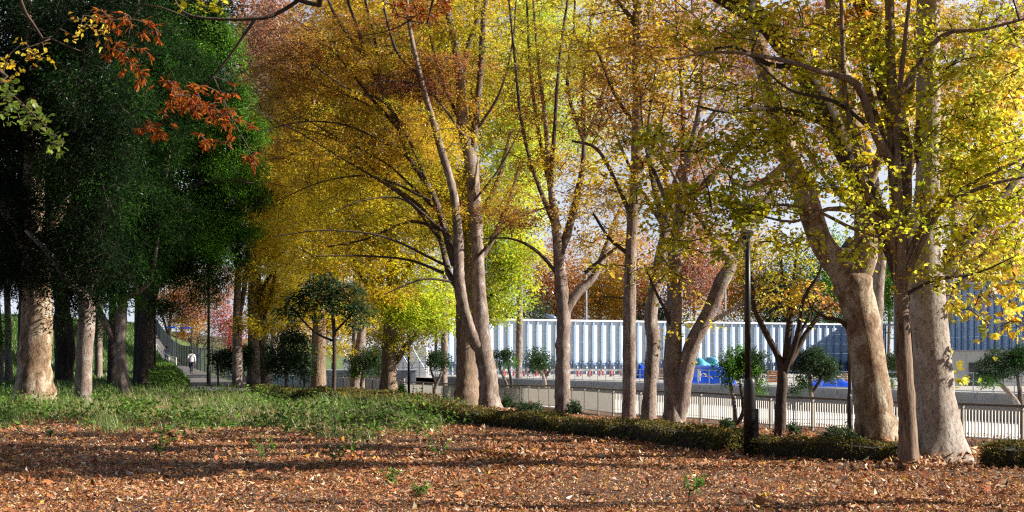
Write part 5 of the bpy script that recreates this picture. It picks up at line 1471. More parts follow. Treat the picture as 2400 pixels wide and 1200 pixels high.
make_tree('zelkova_tree', 'bronze zelkova whose foot hides behind the leaning twin trunk', 'tree', [[(1574, 985, 26), (1572, 800, 23), (1574, 600, 18), (1560, 400, 13), (1540, 200, 8), (1530, 0, 4)], [(1574, 620, 14), (1620, 450, 10), (1650, 280, 6)], [(1572, 560, 12), (1480, 400, 8), (1420, 250, 4)]],
          [(1500, 260, 140, 150, 0.9, 'bronze'), (1620, 380, 110, 80, 0.7, 'rust'), (1420, 100, 130, 110, 0.9, 'gold'), (1560, 80, 130, 100, 1.0, 'rust'), (1440, 480, 100, 70, 0.7, 'bronze')], 'smooth_bark', 'oval', 0.125, 46, 0.7, flare=0.2)

# trees right of the frame: they stripe the leaf litter with shade
make_tree('plane_tree', 'plane tree standing outside the view on the right', 'tree', [[(3400, 1200, 90), (3400, 700, 76), (3405, 200, 64), (3400, -400, 40), (3400, -900, 12)], [(3405, 200, 40), (3550, -200, 26), (3650, -500, 10)]],
          [(3420, -560, 520, 260, 0.9, 'amber', {'ls': 1.5, 'rd': 1.2, 'dd': 3})], 'smooth_bark', 'palm', 0.2, 20, 0.6, D=13.2, lean=0.2)
make_tree('plane_tree', 'second plane tree standing outside the view on the right', 'tree', [[(5000, 1200, 90), (5000, 600, 70), (5010, 0, 60), (5000, -800, 20)]],
          [(5000, -500, 700, 300, 0.4, 'amber', {'ls': 1.6})], 'smooth_bark', 'palm', 0.2, 20, 0.6, D=11.0, lean=0.2)
for bx_, by_ in ((-9, -8), (-20, -3), (1, -16), (-14, -20), (-26, 12), (9, -24), (-4, -30), (18, -30)):  # unseen trees added to block sky fill from behind
    zb_ = float(terrain(bx_, by_))
    D_ = 20.0
    rt = make_tree('evergreen_tree', 'unseen evergreen tree added behind the camera to block sky light', 'tree', [[(1200, 1080, 90), (1200, 700, 70), (1200, 0, 60), (1200, -900, 20)]],
                   [(1200, 200, 700, 420, 1.8, 'everdark', {'ls': 2.4}), (1200, -500, 620, 420, 1.8, 'everdark', {'ls': 2.4})], 'dark_bark', 'lance', 0.2, 60, 0.9, D=D_, lean=0.2, twigs=False, group='evergreens added behind the camera')
    rt.location = (bx_, by_, zb_)
for bx_, by_ in ((-3.5, -3.0), (-16.0, 4.0), (5.0, -9.0)):  # unseen overhead crowns, added to cut sky fill from above
    rt = make_tree('zelkova_tree', 'unseen broad zelkova added beside the camera to block sky light', 'tree', [[(1200, 1080, 70), (1200, 700, 60), (1200, 200, 44), (1190, -300, 20)], [(1200, 300, 36), (1600, -200, 20), (1900, -400, 8)], [(1200, 300, 36), (800, -200, 20), (500, -400, 8)]],
                   [(1200, -560, 1200, 360, 2.2, 'olive', {'ls': 2.6, 'rd': 7.0})], 'smooth_bark', 'oval', 0.2, 40, 1.0, D=20.0, lean=0.2, twigs=False, group='broad trees added beside the camera')
    rt.location = (bx_, by_, 0.0)

# ------------------------------------------------------------------ overhanging boughs near the camera
def sprig_tree(name, label, trunk, limbs, sprays, tpl, leaf, pal, cat='tree'):
    """trunk/limbs in world metres (x,y,z,r); sprays: (px,py,D,rx,ry,n) leaf groups hung on twigs from the nearest limb point"""
    b = np.array([trunk[0][0], trunk[0][1], float(terrain(trunk[0][0], trunk[0][1]))])
    root = empty(name, tuple(b))
    tag(root, label, cat, 'boughs hanging into the view from near trees')
    mb = MB()
    nodes = []
    for k, lb in enumerate([trunk] + limbs):
        V, F_, Q = limb_mesh(np.array(lb, float), 0.2 if k == 0 else 0, 12 if k == 0 else 8, 0.03, 0.12)
        mb.add(V, F_)
        nodes.append(Q[:, :3])
    mb.build('trunk', M['dark_bark'], root, b, True)
    nodes = np.concatenate(nodes[1:])
    tw = MB()
    parts = []
    for px, py, D, rx, ry, n, pl in sprays:
        c = at(px, py, D)
        sx, sy = rx / F * D, ry / F * D
        for i in range(n):
            v = R.normal(size=3)
            v = v / np.linalg.norm(v) * R.uniform(0, 1) ** 0.4
            e = c + v * np.array([sx, 0.5 * sx + 0.1, sy])
            d = np.linalg.norm(nodes - e, axis=1) + np.clip(e[2] - nodes[:, 2], 0, None) * 0.5
            a = nodes[int(np.argmin(d))]
            ln = np.linalg.norm(e - a)
            mid = (a + e) / 2 + R.normal(size=3) * 0.05 * ln + np.array([0, 0, 0.10 * ln])
            t = np.linspace(0, 1, 6)[:, None]
            C_ = (1 - t) ** 2 * a + 2 * t * (1 - t) * mid + t ** 2 * e
            V, F_ = tube(C_, np.linspace(0.005, 0.0018, 6), 4, False)
            tw.add(V, F_)
            nodes = np.vstack([nodes, C_[2:-1]])
            if tpl == 'leaflet':
                m = R.integers(5, 9)
                dirn = (e - C_[-2]) / (np.linalg.norm(e - C_[-2]) + 1e-6)
                s = np.linspace(0.55, 1.0, m)
                P = a * (1 - s[:, None]) ** 2 + 2 * mid * (s * (1 - s))[:, None] + e * (s ** 2)[:, None]
                side = np.cross(dirn, [0, 0, 1.0])
                dirs = dirn * 0.7 + side * (np.where(np.arange(m) % 2, 1, -1))[:, None] * 0.8 + np.array([0, 0, -0.75]) + 0.25 * R.normal(size=(m, 3))
            else:
                m = R.integers(3, 6)
                P = np.repeat(e[None], m, 0) + R.normal(size=(m, 3)) * 0.02
                dirs = R.normal(size=(m, 3)) + np.array([0, 0, -0.9])
            N = np.array([0, -0.5, 0.7]) + 0.5 * R.normal(size=(m, 3))
            parts.append(leaves(P, N, leaf * R.uniform(0.75, 1.2, m), tpl, pick(pl, m, 1, 0.25), dirs))
    tw.build('twigs', M['dark_bark'], root, b)
    V, F_, C = join(parts)
    mesh_obj('leaves', V, F_, M['leaf'], root, C, b)


def W3(px, py, D, r):
    p = at(px, py, D)
    return (p[0], p[1], p[2], r)


sprig_tree('zelkova_tree', 'dark overhanging bough with drooping orange leaves at the upper left', [(-0.4, -3.5, -0.1, 0.28), (-0.4, -3.3, 2.0, 0.24), (-0.5, -2.6, 4.0, 0.2), (-0.6, -0.5, 5.6, 0.13), (-0.75, 3.0, 6.0, 0.09), (-0.95, 5.5, 5.2, 0.06)],
           [[(-0.95, 5.5, 5.2, 0.055), W3(760, -60, 7.6, 0.022), W3(700, 0, 8.0, 0.014), W3(640, 36, 8.0, 0.013), W3(595, 44, 8.0, 0.012), W3(520, 45, 8.0, 0.009), W3(450, 38, 8.0, 0.008), W3(418, 15, 8.0, 0.007), W3(402, -20, 8.0, 0.005)],
            [W3(598, 44, 8.0, 0.011), W3(560, 100, 8.05, 0.009), W3(520, 155, 8.1, 0.0075), W3(470, 210, 8.15, 0.006), W3(420, 265, 8.2, 0.004), W3(360, 300, 8.2, 0.002)],
            [W3(500, 180, 8.1, 0.006), W3(545, 280, 8.2, 0.004), W3(590, 360, 8.2, 0.002)],
            [W3(440, 40, 8.0, 0.006), W3(330, 10, 8.0, 0.005), W3(300, 90, 8.1, 0.003), W3(290, 140, 8.1, 0.002)],
            [(-0.75, 3.0, 6.0, 0.03), (-0.7, 6.0, 5.7, 0.02), W3(1020, -20, 9.5, 0.012), W3(960, 48, 9.5, 0.006), W3(900, 75, 9.5, 0.004), W3(830, 85, 9.5, 0.002)]],
           [(430, 230, 8.2, 95, 45, 46, 'orange'), (360, 300, 8.2, 50, 30, 16, 'orange'), (500, 240, 8.2, 70, 60, 26, 'orange'), (540, 300, 8.2, 50, 50, 16, 'orange'), (590, 370, 8.2, 18, 30, 6, 'orange'), (270, 50, 8.1, 60, 60, 16, 'orange'), (290, 130, 8.1, 55, 45, 14, 'orange'),
            (350, 90, 8.1, 35, 50, 9, 'orange'), (320, 175, 8.1, 45, 22, 8, 'orange'), (980, 25, 9.5, 70, 35, 22, 'orange'), (1040, 10, 9.5, 40, 25, 10, 'orange'), (480, 330, 8.2, 25, 25, 6, 'orange')], 'leaflet', 0.052, 'orange')
sprig_tree('ginkgo_tree', 'near ginkgo twigs with pale green fan leaves hanging at the upper left edge', [(-6.2, 5.0, -0.1, 0.22), (-6.2, 5.0, 2.0, 0.19), (-6.1, 5.1, 4.5, 0.16), (-6.0, 5.2, 8.0, 0.08)],
           [[(-6.1, 5.1, 4.0, 0.06), (-4.2, 5.8, 3.9, 0.03), W3(-60, 120, 6.5, 0.012), W3(0, 195, 6.5, 0.006), W3(60, 250, 6.5, 0.004), W3(130, 320, 6.5, 0.002)],
            [(-6.1, 5.1, 4.6, 0.06), (-4.0, 6.5, 4.6, 0.035), W3(150, -80, 7.5, 0.02), W3(330, -30, 7.5, 0.012), W3(480, 5, 7.5, 0.006), W3(540, 12, 7.5, 0.003)],
            [(-6.05, 5.15, 6.0, 0.05), (-3.6, 7.6, 5.2, 0.03), W3(60, 30, 9.0, 0.012), W3(120, 90, 9.0, 0.006), W3(190, 120, 9.0, 0.003)]],
           [(60, 265, 6.5, 60, 40, 18, 'weed'), (120, 325, 6.5, 25, 25, 9, 'weed'), (20, 220, 6.5, 25, 35, 9, 'weed'), (470, 12, 7.5, 60, 20, 14, 'olivegreen'), (90, 120, 9.0, 60, 30, 10, 'amber'), (210, 70, 9.0, 60, 60, 16, 'amber'), (15, 170, 9.0, 20, 40, 8, 'amber')], 'fan', 0.036, 'olivegreen')

# ------------------------------------------------------------------ hedges and low shrubs
M['hedge_core'] = paint('hedge_core', (0.03, 0.026, 0.014), 0.9, var=0.4, scale=8.0)


def hedge(label, pix, h=0.42, w=0.6, dens=2600, ls=0.05, z_off=0.0):
    pts = [ground_hit(*p)[:2] for p in pix]
    Q = catmull(np.array(pts), 0.25)
    n = len(Q)
    T = np.gradient(Q, axis=0)
    T /= np.linalg.norm(T, axis=1, keepdims=True)
    Nn = np.stack([-T[:, 1], T[:, 0]], 1)
    b = (*Q[n // 2], float(terrain(*Q[n // 2])))
    root = empty('hedge', b)
    tag(root, label, 'hedge', 'low clipped hedges')
    hv = h * (1 + 0.10 * np.sin(np.arange(n) * 0.37) + 0.06 * R.normal(size=n))
    wv = w * (1 + 0.08 * np.sin(np.arange(n) * 0.23 + 1))
    prof = [(-0.44, 0.0), (-0.47, 0.5), (-0.40, 0.86), (0, 0.92), (0.40, 0.86), (0.47, 0.5), (0.44, 0.0)]
    V = []
    for i in range(n):
        z = float(terrain(*Q[i]))
        for a, c in prof:
            p = Q[i] + Nn[i] * a * wv[i]
            V.append([p[0], p[1], z - 0.03 + c * hv[i]])
    k = len(prof)
    mesh_obj('stems', V, [ringfaces(n, k), [list(range(k))], [[(n - 1) * k + j for j in range(k)][::-1]]], M['hedge_core'], root, None, b)
    L = float(np.linalg.norm(np.diff(Q, axis=0), axis=1).sum())
    m = int(dens * L * (w + 2 * h) * 1.0)
    fi = R.uniform(0, n - 1, m)
    i0 = fi.astype(int)
    fr = (fi - i0)[:, None]
    i1 = np.minimum(i0 + 1, n - 1)
    P2 = Q[i0] * (1 - fr) + Q[i1] * fr
    NN = Nn[i0]
    # points round the outline: two sides and the top
    u = R.uniform(0, w + 2 * h, m)
    side = np.where(u < h, -1, np.where(u < h + w, 0, 1))
    a = np.where(side == 0, (u - h) / w - 0.5, side * 0.5)
    c = np.where(side == 0, 1.0, np.where(side == -1, u / h, (u - h - w) / h))
    c = np.where(side != 0, c ** 0.75, c)
    corner = np.abs(a) > 0.4
    c = np.where((side == 0) & corner, c - (np.abs(a) - 0.4) * 1.0, c)
    bump = 0.10 * np.sin(P2[:, 0] * 6.0 + P2[:, 1] * 4.0) * np.cos(P2[:, 1] * 5.0) + 0.05 * R.normal(size=m)
    off = a * wv[i0] * (1 + bump) + 0.02 * R.normal(size=m)
    p = P2 + NN * off[:, None]
    z = terrain(p[:, 0], p[:, 1]) + c * hv[i0] * (1 + 0.5 * bump) + 0.015 * R.normal(size=m)
    nrm = np.stack([NN[:, 0] * side, NN[:, 1] * side, np.where(side == 0, 1.0, 0.25)], 1) + 0.7 * R.normal(size=(m, 3))
    cl = pick('hedge', m, 1, 0.35)
    ne = int(dens * w * h * 1.6)
    for e_, sg_ in ((0, -1), (n - 1, 1)):
        ae, ce = R.uniform(-0.5, 0.5, ne), R.uniform(0, 1, ne)
        pe = Q[e_] + Nn[e_] * (ae * w)[:, None] + T[e_] * sg_ * (0.03 + 0.05 * R.uniform(size=(ne, 1)))
        p = np.vstack([p, pe])
        z = np.concatenate([z, terrain(pe[:, 0], pe[:, 1]) + ce * h])
        nrm = np.vstack([nrm, np.array([T[e_][0] * sg_, T[e_][1] * sg_, 0.2]) + 0.7 * R.normal(size=(ne, 3))])
    m = len(p)
    cl = pick('hedge', m, 1, 0.35)
    dry = R.uniform(size=m) < 0.10
    cl[dry] = pick('bronze', int(dry.sum()), 1, 0.3) * 0.6
    kp = R.uniform(size=m) < 0.45 + 0.75 * smoothstep(-0.9, 0.5, np.sin(p[:, 0] * 2.1 + 1.5 * np.sin(p[:, 1] * 1.3)) + 0.6 * np.sin(p[:, 1] * 4.7 + p[:, 0]))
    p, z, nrm, cl = p[kp], z[kp], nrm[kp], cl[kp]
    m = len(p)
    V, F_, C = leaves(np.column_stack([p, z]), nrm, ls * R.uniform(0.6, 1.3, m), 'oval', cl)
    mesh_obj('leaves', V, F_, M['ever'], root, C, b)
    # fallen leaves lying on top
    return root


hedge('long dark low hedge at the left end in front of the ginkgo trunks', [(612, 924), (700, 938), (820, 952), (930, 965), (1040, 980)], 0.38, 0.8, 700, 0.085)
hedge('second short hedge row half hidden behind the long dark one', [(760, 926), (850, 934), (940, 943), (1010, 950)], 0.35, 0.7, 600, 0.09)
hedge('middle stretch of low hedge running to the foot of the black lamp', [(1040, 983), (1200, 1004), (1340, 1020), (1480, 1034), (1600, 1046), (1738, 1059)], 0.35, 0.65, 1300, 0.06)
hedge('neat low hedge between the black lamp and the slim dark ginkgo', [(1772, 1066), (1880, 1071), (2000, 1078), (2112, 1084)], 0.29, 0.6, 2200, 0.045)
hedge('dark green low hedge right of the thick pale plane', [(2345, 1096), (2400, 1100), (2520, 1106)], 0.35, 0.7, 2200, 0.045)


def shrub(px, pyb, wpx, hpx, label, pal='everblue', ls=0.07, name='shrub'):
    g_ = ground_hit(px, pyb)
    D_ = g_[1]
    rx, hh = wpx / 2 / F * D_, hpx / F * D_
    m = int(2.4 * 2 * math.pi * rx * hh / (0.27 * ls * ls) * 0.8)
    v = R.normal(size=(m, 3))
    v /= np.linalg.norm(v, axis=1, keepdims=True)
    v[:, 2] = np.abs(v[:, 2])
    r_ = R.uniform(0.4, 1, (m, 1)) ** 0.5
    lump = 1 + 0.18 * np.sin(5 * np.arctan2(v[:, 1], v[:, 0]) + px) + 0.12 * np.sin(9 * v[:, 2] + px * 0.3)
    P = g_ + v * r_ * lump[:, None] * np.array([rx, rx, hh])
    cl = pick(pal, m, 1, 0.3)
    V, F_, C = leaves(P, v + 0.8 * R.normal(size=(m, 3)), ls * R.uniform(0.6, 1.3, m), 'oval', cl)
    root = empty(name, tuple(g_))
    tag(root, label, 'shrub', 'low shrubs under the trees')
    mesh_obj('leaves', V, F_, M['ever'], root, C, g_)
    mb = MB()
    for k in range(9):
        a = R.uniform(0, 6.28)
        mb.tube([g_ - np.array([0, 0, 0.05]), g_ + np.array([math.cos(a) * rx * 0.4, math.sin(a) * rx * 0.4, hh * 0.45]), g_ + np.array([math.cos(a) * rx * 0.75, math.sin(a) * rx * 0.75, hh * 0.8])], [0.012, 0.008, 0.003], 4)
    mb.build('stems', M['dark_bark'], root, g_)


for a in ((1240, 974, 74, 32, 'low dark shrub left of the grey zelkova foot'), (1344, 974, 42, 34, 'low dark shrub right of the grey zelkova foot'), (1965, 1046, 100, 44, 'dark rounded shrub left of the mottled plane foot'),
          (1855, 1025, 40, 34, 'small dark shrub right of the fanning young tree foot'), (1704, 1008, 38, 28, 'small dark shrub below the largest round topiary'), (1190, 955, 34, 24, 'small shrub below the flat topped topiary'),
          (990, 944, 70, 22, 'low dark shrub under the Y stemmed topiary'), (1046, 950, 34, 20, 'little round shrub left of the pale zelkova foot')):
    shrub(*a)
shrub(940, 940, 36, 34, 'leafy lime green shoot beside the furrowed ginkgo foot', 'evermid', 0.12)

# ------------------------------------------------------------------ leaf litter, grass, weeds
def scatter(n, d0, d1, pw, px0, px1):
    D_ = d0 + (d1 - d0) * R.uniform(0, 1, n) ** pw
    x = (R.uniform(px0, px1, n) - 1200) / F * D_
    return x, D_


def grassiness(x, y):
    """1 in the weedy patch on the left, 0 on the bare litter"""
    px = x / y * F + 1200
    lim = 29.6 - 3.0 * smoothstep(300, 800, px) + 5.5 * smoothstep(880, 1150, px) + 1.6 * np.sin(x * 1.1 + 0.6) + 1.2 * np.sin(x * 2.7 + y * 0.8)
    w = smoothstep(lim - 2.5, lim + 2.0, y) * (1 - smoothstep(1040, 1190, px + 25 * np.sin(y)))
    return w * (sdist(x, y) < -0.4)


n1 = 520000
x, y = scatter(n1, 12.3, 46, 1.35, -120, 2620)
s = sdist(x, y)
gr = grassiness(x, y)
keep = (R.uniform(size=n1) > gr * 0.38) & ((np.abs(s) > 0.32) | (R.uniform(size=n1) < 0.1)) & ((s < 7) | (R.uniform(size=n1) < 0.2))
# patchy density: thinner drifts show the soil
keep &= R.uniform(size=n1) < 0.38 + 0.62 * smoothstep(-0.4, 0.4, np.sin(x * 0.8 + 0.5 * np.sin(y * 0.6)) * np.cos(y * 0.55 + 0.3 * x))
x, y = x[keep], y[keep]
n = len(x)
size = np.where(R.uniform(size=n) < 0.05, R.uniform(0.08, 0.13, n), R.uniform(0.022, 0.056, n)) * (0.78 + 0.22 * smoothstep(13, 19, y) + 0.012 * np.clip(y - 18, 0, 30))
z = terrain(x, y) + 0.008 + 0.03 * R.uniform(size=n) ** 1.5
tilt_ = np.where(R.uniform(size=n) < 0.2, 1.1, 0.38)[:, None]
N = np.array([0, 0, 1.0]) + tilt_ * R.normal(size=(n, 3))
u = R.uniform(size=n)
C0 = np.where((u < 0.44)[:, None], np.array([0.40, 0.155, 0.06]), np.where((u < 0.68)[:, None], np.array([0.54, 0.29, 0.145]), np.where((u < 0.85)[:, None], np.array([0.15, 0.05, 0.02]), np.where((u < 0.955)[:, None], np.array([0.78, 0.60, 0.42]), np.array([0.62, 0.36, 0.05])))))
C0 = np.clip(C0 * (1 + 0.3 * R.uniform(-1, 1, (n, 1))) * (1 + 0.1 * R.uniform(-1, 1, (n, 3))), 0.01, 0.9)
curl = (np.array([[0, 0, 0.25], [0.45, -0.30, 0.0], [1, 0, 0.22], [0.5, 0.30, 0.02]]), [np.array([[0, 1, 2], [0, 2, 3]])], 0.3)
TPL['curl'] = curl
V, F_, C = leaves(np.column_stack([x, y, z]), N, size, 'curl', C0)
tag(mesh_obj('fallen_leaves', V, F_, M['litter'], None, C), 'brown and tan fallen leaves carpeting the ground in front of the hedge', 'leaf litter', None, 'stuff')

P_, N_ = [], []
for bx_, by_, br_ in BASES:
    if 14 < by_ < 46 and abs(bx_) < by_ * 0.45:
        q_ = int(120 + 500 * br_)
        a_ = R.uniform(0, 6.28, q_)
        d_ = br_ * 1.25 + 0.75 * R.uniform(0, 1, q_) ** 2
        x, y = bx_ + np.cos(a_) * d_, by_ + np.sin(a_) * d_
        P_.append(np.column_stack([x, y, terrain(x, y) + 0.02 + 0.16 * np.exp(-(d_ - br_ * 1.25) / 0.22) * R.uniform(0, 1, q_)]))
P_ = np.concatenate(P_)
q_ = len(P_)
V, F_, C = leaves(P_, np.array([0, 0, 1.0]) + 0.6 * R.normal(size=(q_, 3)), R.uniform(0.05, 0.11, q_), 'curl', C0[R.integers(0, len(C0), q_)])
tag(mesh_obj('drifted_leaves', V, F_, M['litter'], None, C), 'brown leaves drifted against the feet of the trunks', 'leaf litter', None, 'stuff')

# larger single plane leaves lying on the hedge and litter
nb_ = 380
x, y = scatter(nb_, 13, 44, 1.2, -50, 2450)
z = terrain(x, y) + 0.03 + np.where(np.abs(sdist(x, y)) < 0.3, 0.40, 0.0)
V, F_, C = leaves(np.column_stack([x, y, z]), np.array([0, -0.25, 1.0]) + 0.45 * R.normal(size=(nb_, 3)), R.uniform(0.09, 0.17, nb_), 'palm', pick('orange', nb_, 1, 0.3) * 0.8 + 0.06)
tag(mesh_obj('plane_leaves', V, F_, M['litter'], None, C), 'larger orange plane leaves scattered over the litter and the hedge tops', 'leaf litter', None, 'stuff')


tws = MB()
for k in range(320):
    x_, y_ = scatter(1, 12.8, 30, 1.3, -50, 2450)
    x_, y_ = float(x_[0]), float(y_[0])
    a_, l_ = R.uniform(0, 6.28), R.uniform(0.12, 0.55)
    p_ = [np.array([x_ + math.cos(a_) * l_ * t + 0.03 * R.normal(), y_ + math.sin(a_) * l_ * t + 0.03 * R.normal(), float(terrain(x_, y_)) + 0.03 + 0.02 * R.uniform()]) for t in (0, 0.5, 1)]
    tws.tube(p_, [0.006, 0.005, 0.002], 4)
tag(tws.build('fallen_twigs', M['twig']), 'thin dry twigs lying among the fallen leaves', 'twigs', None, 'stuff')


def blades(x, y, h, w, col, bend=0.5, name='grass', label='', cat='grass', mat='grass'):
    n = len(x)
    z = terrain(x, y) - 0.02
    a = R.uniform(0, 6.283, n)
    d = np.stack([np.cos(a), np.sin(a)], 1)
    s_ = np.stack([-d[:, 1], d[:, 0]], 1)
    b = bend * R.uniform(0.2, 1.3, n)
    P = np.stack([x, y], 1)
    rows = []
    for t, wt in ((0, 1.0), (0.55, 0.8), (1.0, 0.0)):
        c = P + d * (h * b * t * t)[:, None]
        zz = z + h * t * (1 - 0.25 * b * t)
        if wt:
            rows.append(np.column_stack([c - s_ * (w * wt / 2)[:, None], zz]))
            rows.append(np.column_stack([c + s_ * (w * wt / 2)[:, None], zz]))
        else:
            rows.append(np.column_stack([c, zz]))
    V = np.stack(rows, 1).reshape(-1, 3)
    o = (np.arange(n) * 5)[:, None]
    F_ = [np.array([[0, 1, 3, 2]]) + o, np.array([[2, 3, 4]]) + o]
    ob = mesh_obj(name, V, F_, M[mat], None, np.repeat(col, 5, 0))
    tag(ob, label, cat, None, 'stuff')
    return ob


PAL['grassy'] = [((0.22, 0.30, 0.05), 3), ((0.34, 0.34, 0.10), 3), ((0.12, 0.21, 0.03), 3), ((0.44, 0.38, 0.19), 2)]
PAL['weed'] = [((0.10, 0.20, 0.03), 3), ((0.16, 0.27, 0.04), 2), ((0.07, 0.14, 0.02), 2)]
n = 150000
x, y = scatter(n, 22, 60, 1.0, -120, 1220)
k = R.uniform(size=n) < grassiness(x, y) ** 1.4 * 0.8 * (0.22 + 0.78 * smoothstep(-0.5, 0.6, np.sin(x * 1.7 + 1.1 * np.sin(y * 0.9)) * np.cos(y * 0.8)))
x, y = x[k], y[k]
gcol_ = pick('grassy', len(x), 1, 0.3)
dryp = smoothstep(-0.2, 0.8, np.sin(x * 0.9 + 1.7 * np.sin(y * 0.35)) * np.cos(y * 0.6 - x * 0.4))[:, None]
gcol_ = gcol_ * (1 - dryp) * np.array([0.8, 1.0, 0.8]) + dryp * (0.5 * gcol_ + 0.5 * np.array([0.36, 0.29, 0.15]))
blades(x, y, R.uniform(0.10, 0.46, len(x)) * (0.35 + 0.65 * grassiness(x, y)) * (0.65 + 1.0 * smoothstep(0.0, 1.2, np.sin(x * 1.3 + 2 * np.sin(y * 0.5)) + np.cos(y * 0.9 + 0.7 * x))), R.uniform(0.008, 0.02, len(x)), gcol_, 0.8, 'grass', 'thin pale and green grass on the left in front of the evergreen grove')
# bank behind the grove and beside the path
n = 110000
x, y = scatter(n, 50, 190, 1.0, -250, 470)
px = x / y * F + 1200
L_edge = np.interp(y, path_D, path_l)
k = (px < L_edge - 3) & ((y > 60) | (px < 380))
x, y = x[k], y[k]
PAL['bank'] = [((0.085, 0.17, 0.025), 3), ((0.14, 0.22, 0.04), 2), ((0.05, 0.11, 0.018), 2)]
blades(x, y, R.uniform(0.15, 0.5, len(x)) * (1 + 0.006 * (y - 50)), R.uniform(0.03, 0.07, len(x)) * (1 + 0.012 * (y - 50)), pick('bank', len(x), 1, 0.3), 0.6, 'bank_grass', 'bright green grass on the bank behind the grove and beside the path')
# broad leaved weeds
cx, cy = scatter(900, 21, 56, 1.0, -80, 1130)
gk = grassiness(cx, cy)
k = R.uniform(size=900) < np.clip(gk + 0.04, 0, 1)
cx, cy = cx[k], cy[k]
per = 26
sz = R.uniform(0.12, 0.5, len(cx))
px_ = np.repeat(cx, per) + R.normal(size=len(cx) * per) * np.repeat(sz, per) * 0.55
py_ = np.repeat(cy, per) + R.normal(size=len(cx) * per) * np.repeat(sz, per) * 0.55
pz_ = terrain(px_, py_) + R.uniform(0.02, 1.0, len(px_)) * np.repeat(sz, per) * 1.2
V, F_, C = leaves(np.column_stack([px_, py_, pz_]), np.array([0, -0.2, 1.0]) + 0.6 * R.normal(size=(len(px_), 3)), R.uniform(0.07, 0.16, len(px_)), 'oval', pick('weed', len(px_), 1, 0.35))
tag(mesh_obj('undergrowth', V, F_, M['grass'], None, C), 'leafy green weeds among the thin grass on the left', 'weeds', None, 'stuff')
# bushy bank plants close to the path: bright leafy mound
n = 16000
x, y = scatter(n, 57, 92, 1.0, 350, 470)
px = x / y * F + 1200
k = (px < np.interp(y, path_D, path_l) - 2 - 10 * R.uniform(size=n))
x, y = x[k], y[k]
hgt = 0.9 * smoothstep(0, 40, np.interp(y, path_D, path_l) - (x / y * F + 1200)) + 0.15
V, F_, C = leaves(np.column_stack([x, y, terrain(x, y) + hgt * R.uniform(0, 1, len(x)) ** 0.6]), np.array([0.2, -0.3, 0.9]) + 0.6 * R.normal(size=(len(x), 3)), R.uniform(0.12, 0.24, len(x)), 'lance', pick('weed', len(x), 1, 0.35))
tag(mesh_obj('bank_undergrowth', V, F_, M['grass'], None, C), 'bright leafy ground cover on the bank left of the sloping path', 'ground cover', None, 'stuff')

# single leafy weed plants standing in the litter
for k, (px, py, hpx, lb) in enumerate(((1620, 1165, 60, 'small green weed standing alone in the litter below the black lamp'), (915, 1140, 46, 'green weed clump in the litter below the centre zelkova'), (985, 1165, 30, 'tiny weed tuft nearest the lower edge left of centre'),
                                       (620, 1080, 60, 'leafy weed in the brown litter below the golden clump'), (375, 1070, 40, 'dark green weed in the shaded litter at the left'), (1030, 1075, 56, 'bright weed at the right end of the grassy patch'), (790, 1090, 60, 'leafy weed at the lower rim of the grassy patch'))):
    g_ = ground_hit(px, py)
    h_ = hpx / F * g_[1]
    r = empty('weed_plant', tuple(g_))
    tag(r, lb, 'weed', 'single weeds in the leaf litter')
    m = 34
    st = MB()
    P, dr = [], []
    for i in range(6):
        a = R.uniform(0, 6.28)
        tip = g_ + np.array([math.cos(a) * h_ * 0.45, math.sin(a) * h_ * 0.45, h_ * R.uniform(0.6, 1.0)])
        c1 = g_ + (tip - g_) * 0.5 + np.array([0, 0, h_ * 0.1])
        st.tube([g_ - np.array([0, 0, 0.03]), c1, tip], [0.004, 0.003, 0.0015], 4)
        for j in range(9):
            t = 0.3 + 0.7 * j / 8
            P.append((1 - t) ** 2 * g_ + 2 * t * (1 - t) * c1 + t * t * tip)
            dr.append(R.normal(size=3) + np.array([math.cos(a), math.sin(a), 0.2]))
    st.build('stem', M['grass_stem'] if 'grass_stem' in M else M.setdefault('grass_stem', paint('weed_stem', (0.1, 0.18, 0.04), 0.7)), r, g_)
    P = np.array(P)
    V, F_, C = leaves(P, np.array([0, -0.2, 1.0]) + 0.4 * R.normal(size=(len(P), 3)), 0.075 * R.uniform(0.7, 1.3, len(P)), 'oval', pick('weed', len(P), 1, 0.3), np.array(dr))
    mesh_obj('leaves', V, F_, M['grass'], r, C, g_)

# ------------------------------------------------------------------ people on the path
M['skin'] = paint('skin', (0.45, 0.27, 0.19), 0.6, var=0.08)
M['hair'] = paint('dark_hair', (0.02, 0.016, 0.014), 0.6)
M['white_cloth'] = paint('white_shirt', (0.75, 0.74, 0.76), 0.85, var=0.08, scale=8)
M['navy'] = paint('dark_trousers', (0.03, 0.03, 0.05), 0.85)
M['grey_cloth'] = paint('grey_coat', (0.42, 0.39, 0.38), 0.9, var=0.1)
M['red_cloth'] = paint('red_hat', (0.5, 0.03, 0.06), 0.85)
M['purple_cloth'] = paint('dark_shoulder_bag', (0.10, 0.08, 0.14), 0.8)


def skin_mesh(name, joints, edges, mat, parent, levels=1):
    """joints: {key: (x,y,z,r)}; one continuous skinned surface rooted at the first joint"""
    keys = list(joints)
    me = bpy.data.meshes.new(name)
    me.from_pydata([joints[k][:3] for k in keys], [(keys.index(a), keys.index(b)) for a, b in edges], [])
    o = bpy.data.objects.new(name, me)
    COL.objects.link(o)
    o.parent = parent
    me.materials.append(mat)
    o.modifiers.new('skin', 'SKIN')
    if not me.skin_vertices:
        return o
    for i, k in enumerate(keys):
        r = joints[k][3]
        me.skin_vertices[0].data[i].radius = (r, r) if not isinstance(r, tuple) else r
    me.skin_vertices[0].data[0].use_root = True
    sd = o.modifiers.new('smooth', 'SUBSURF')
    sd.levels = sd.render_levels = levels
    return o


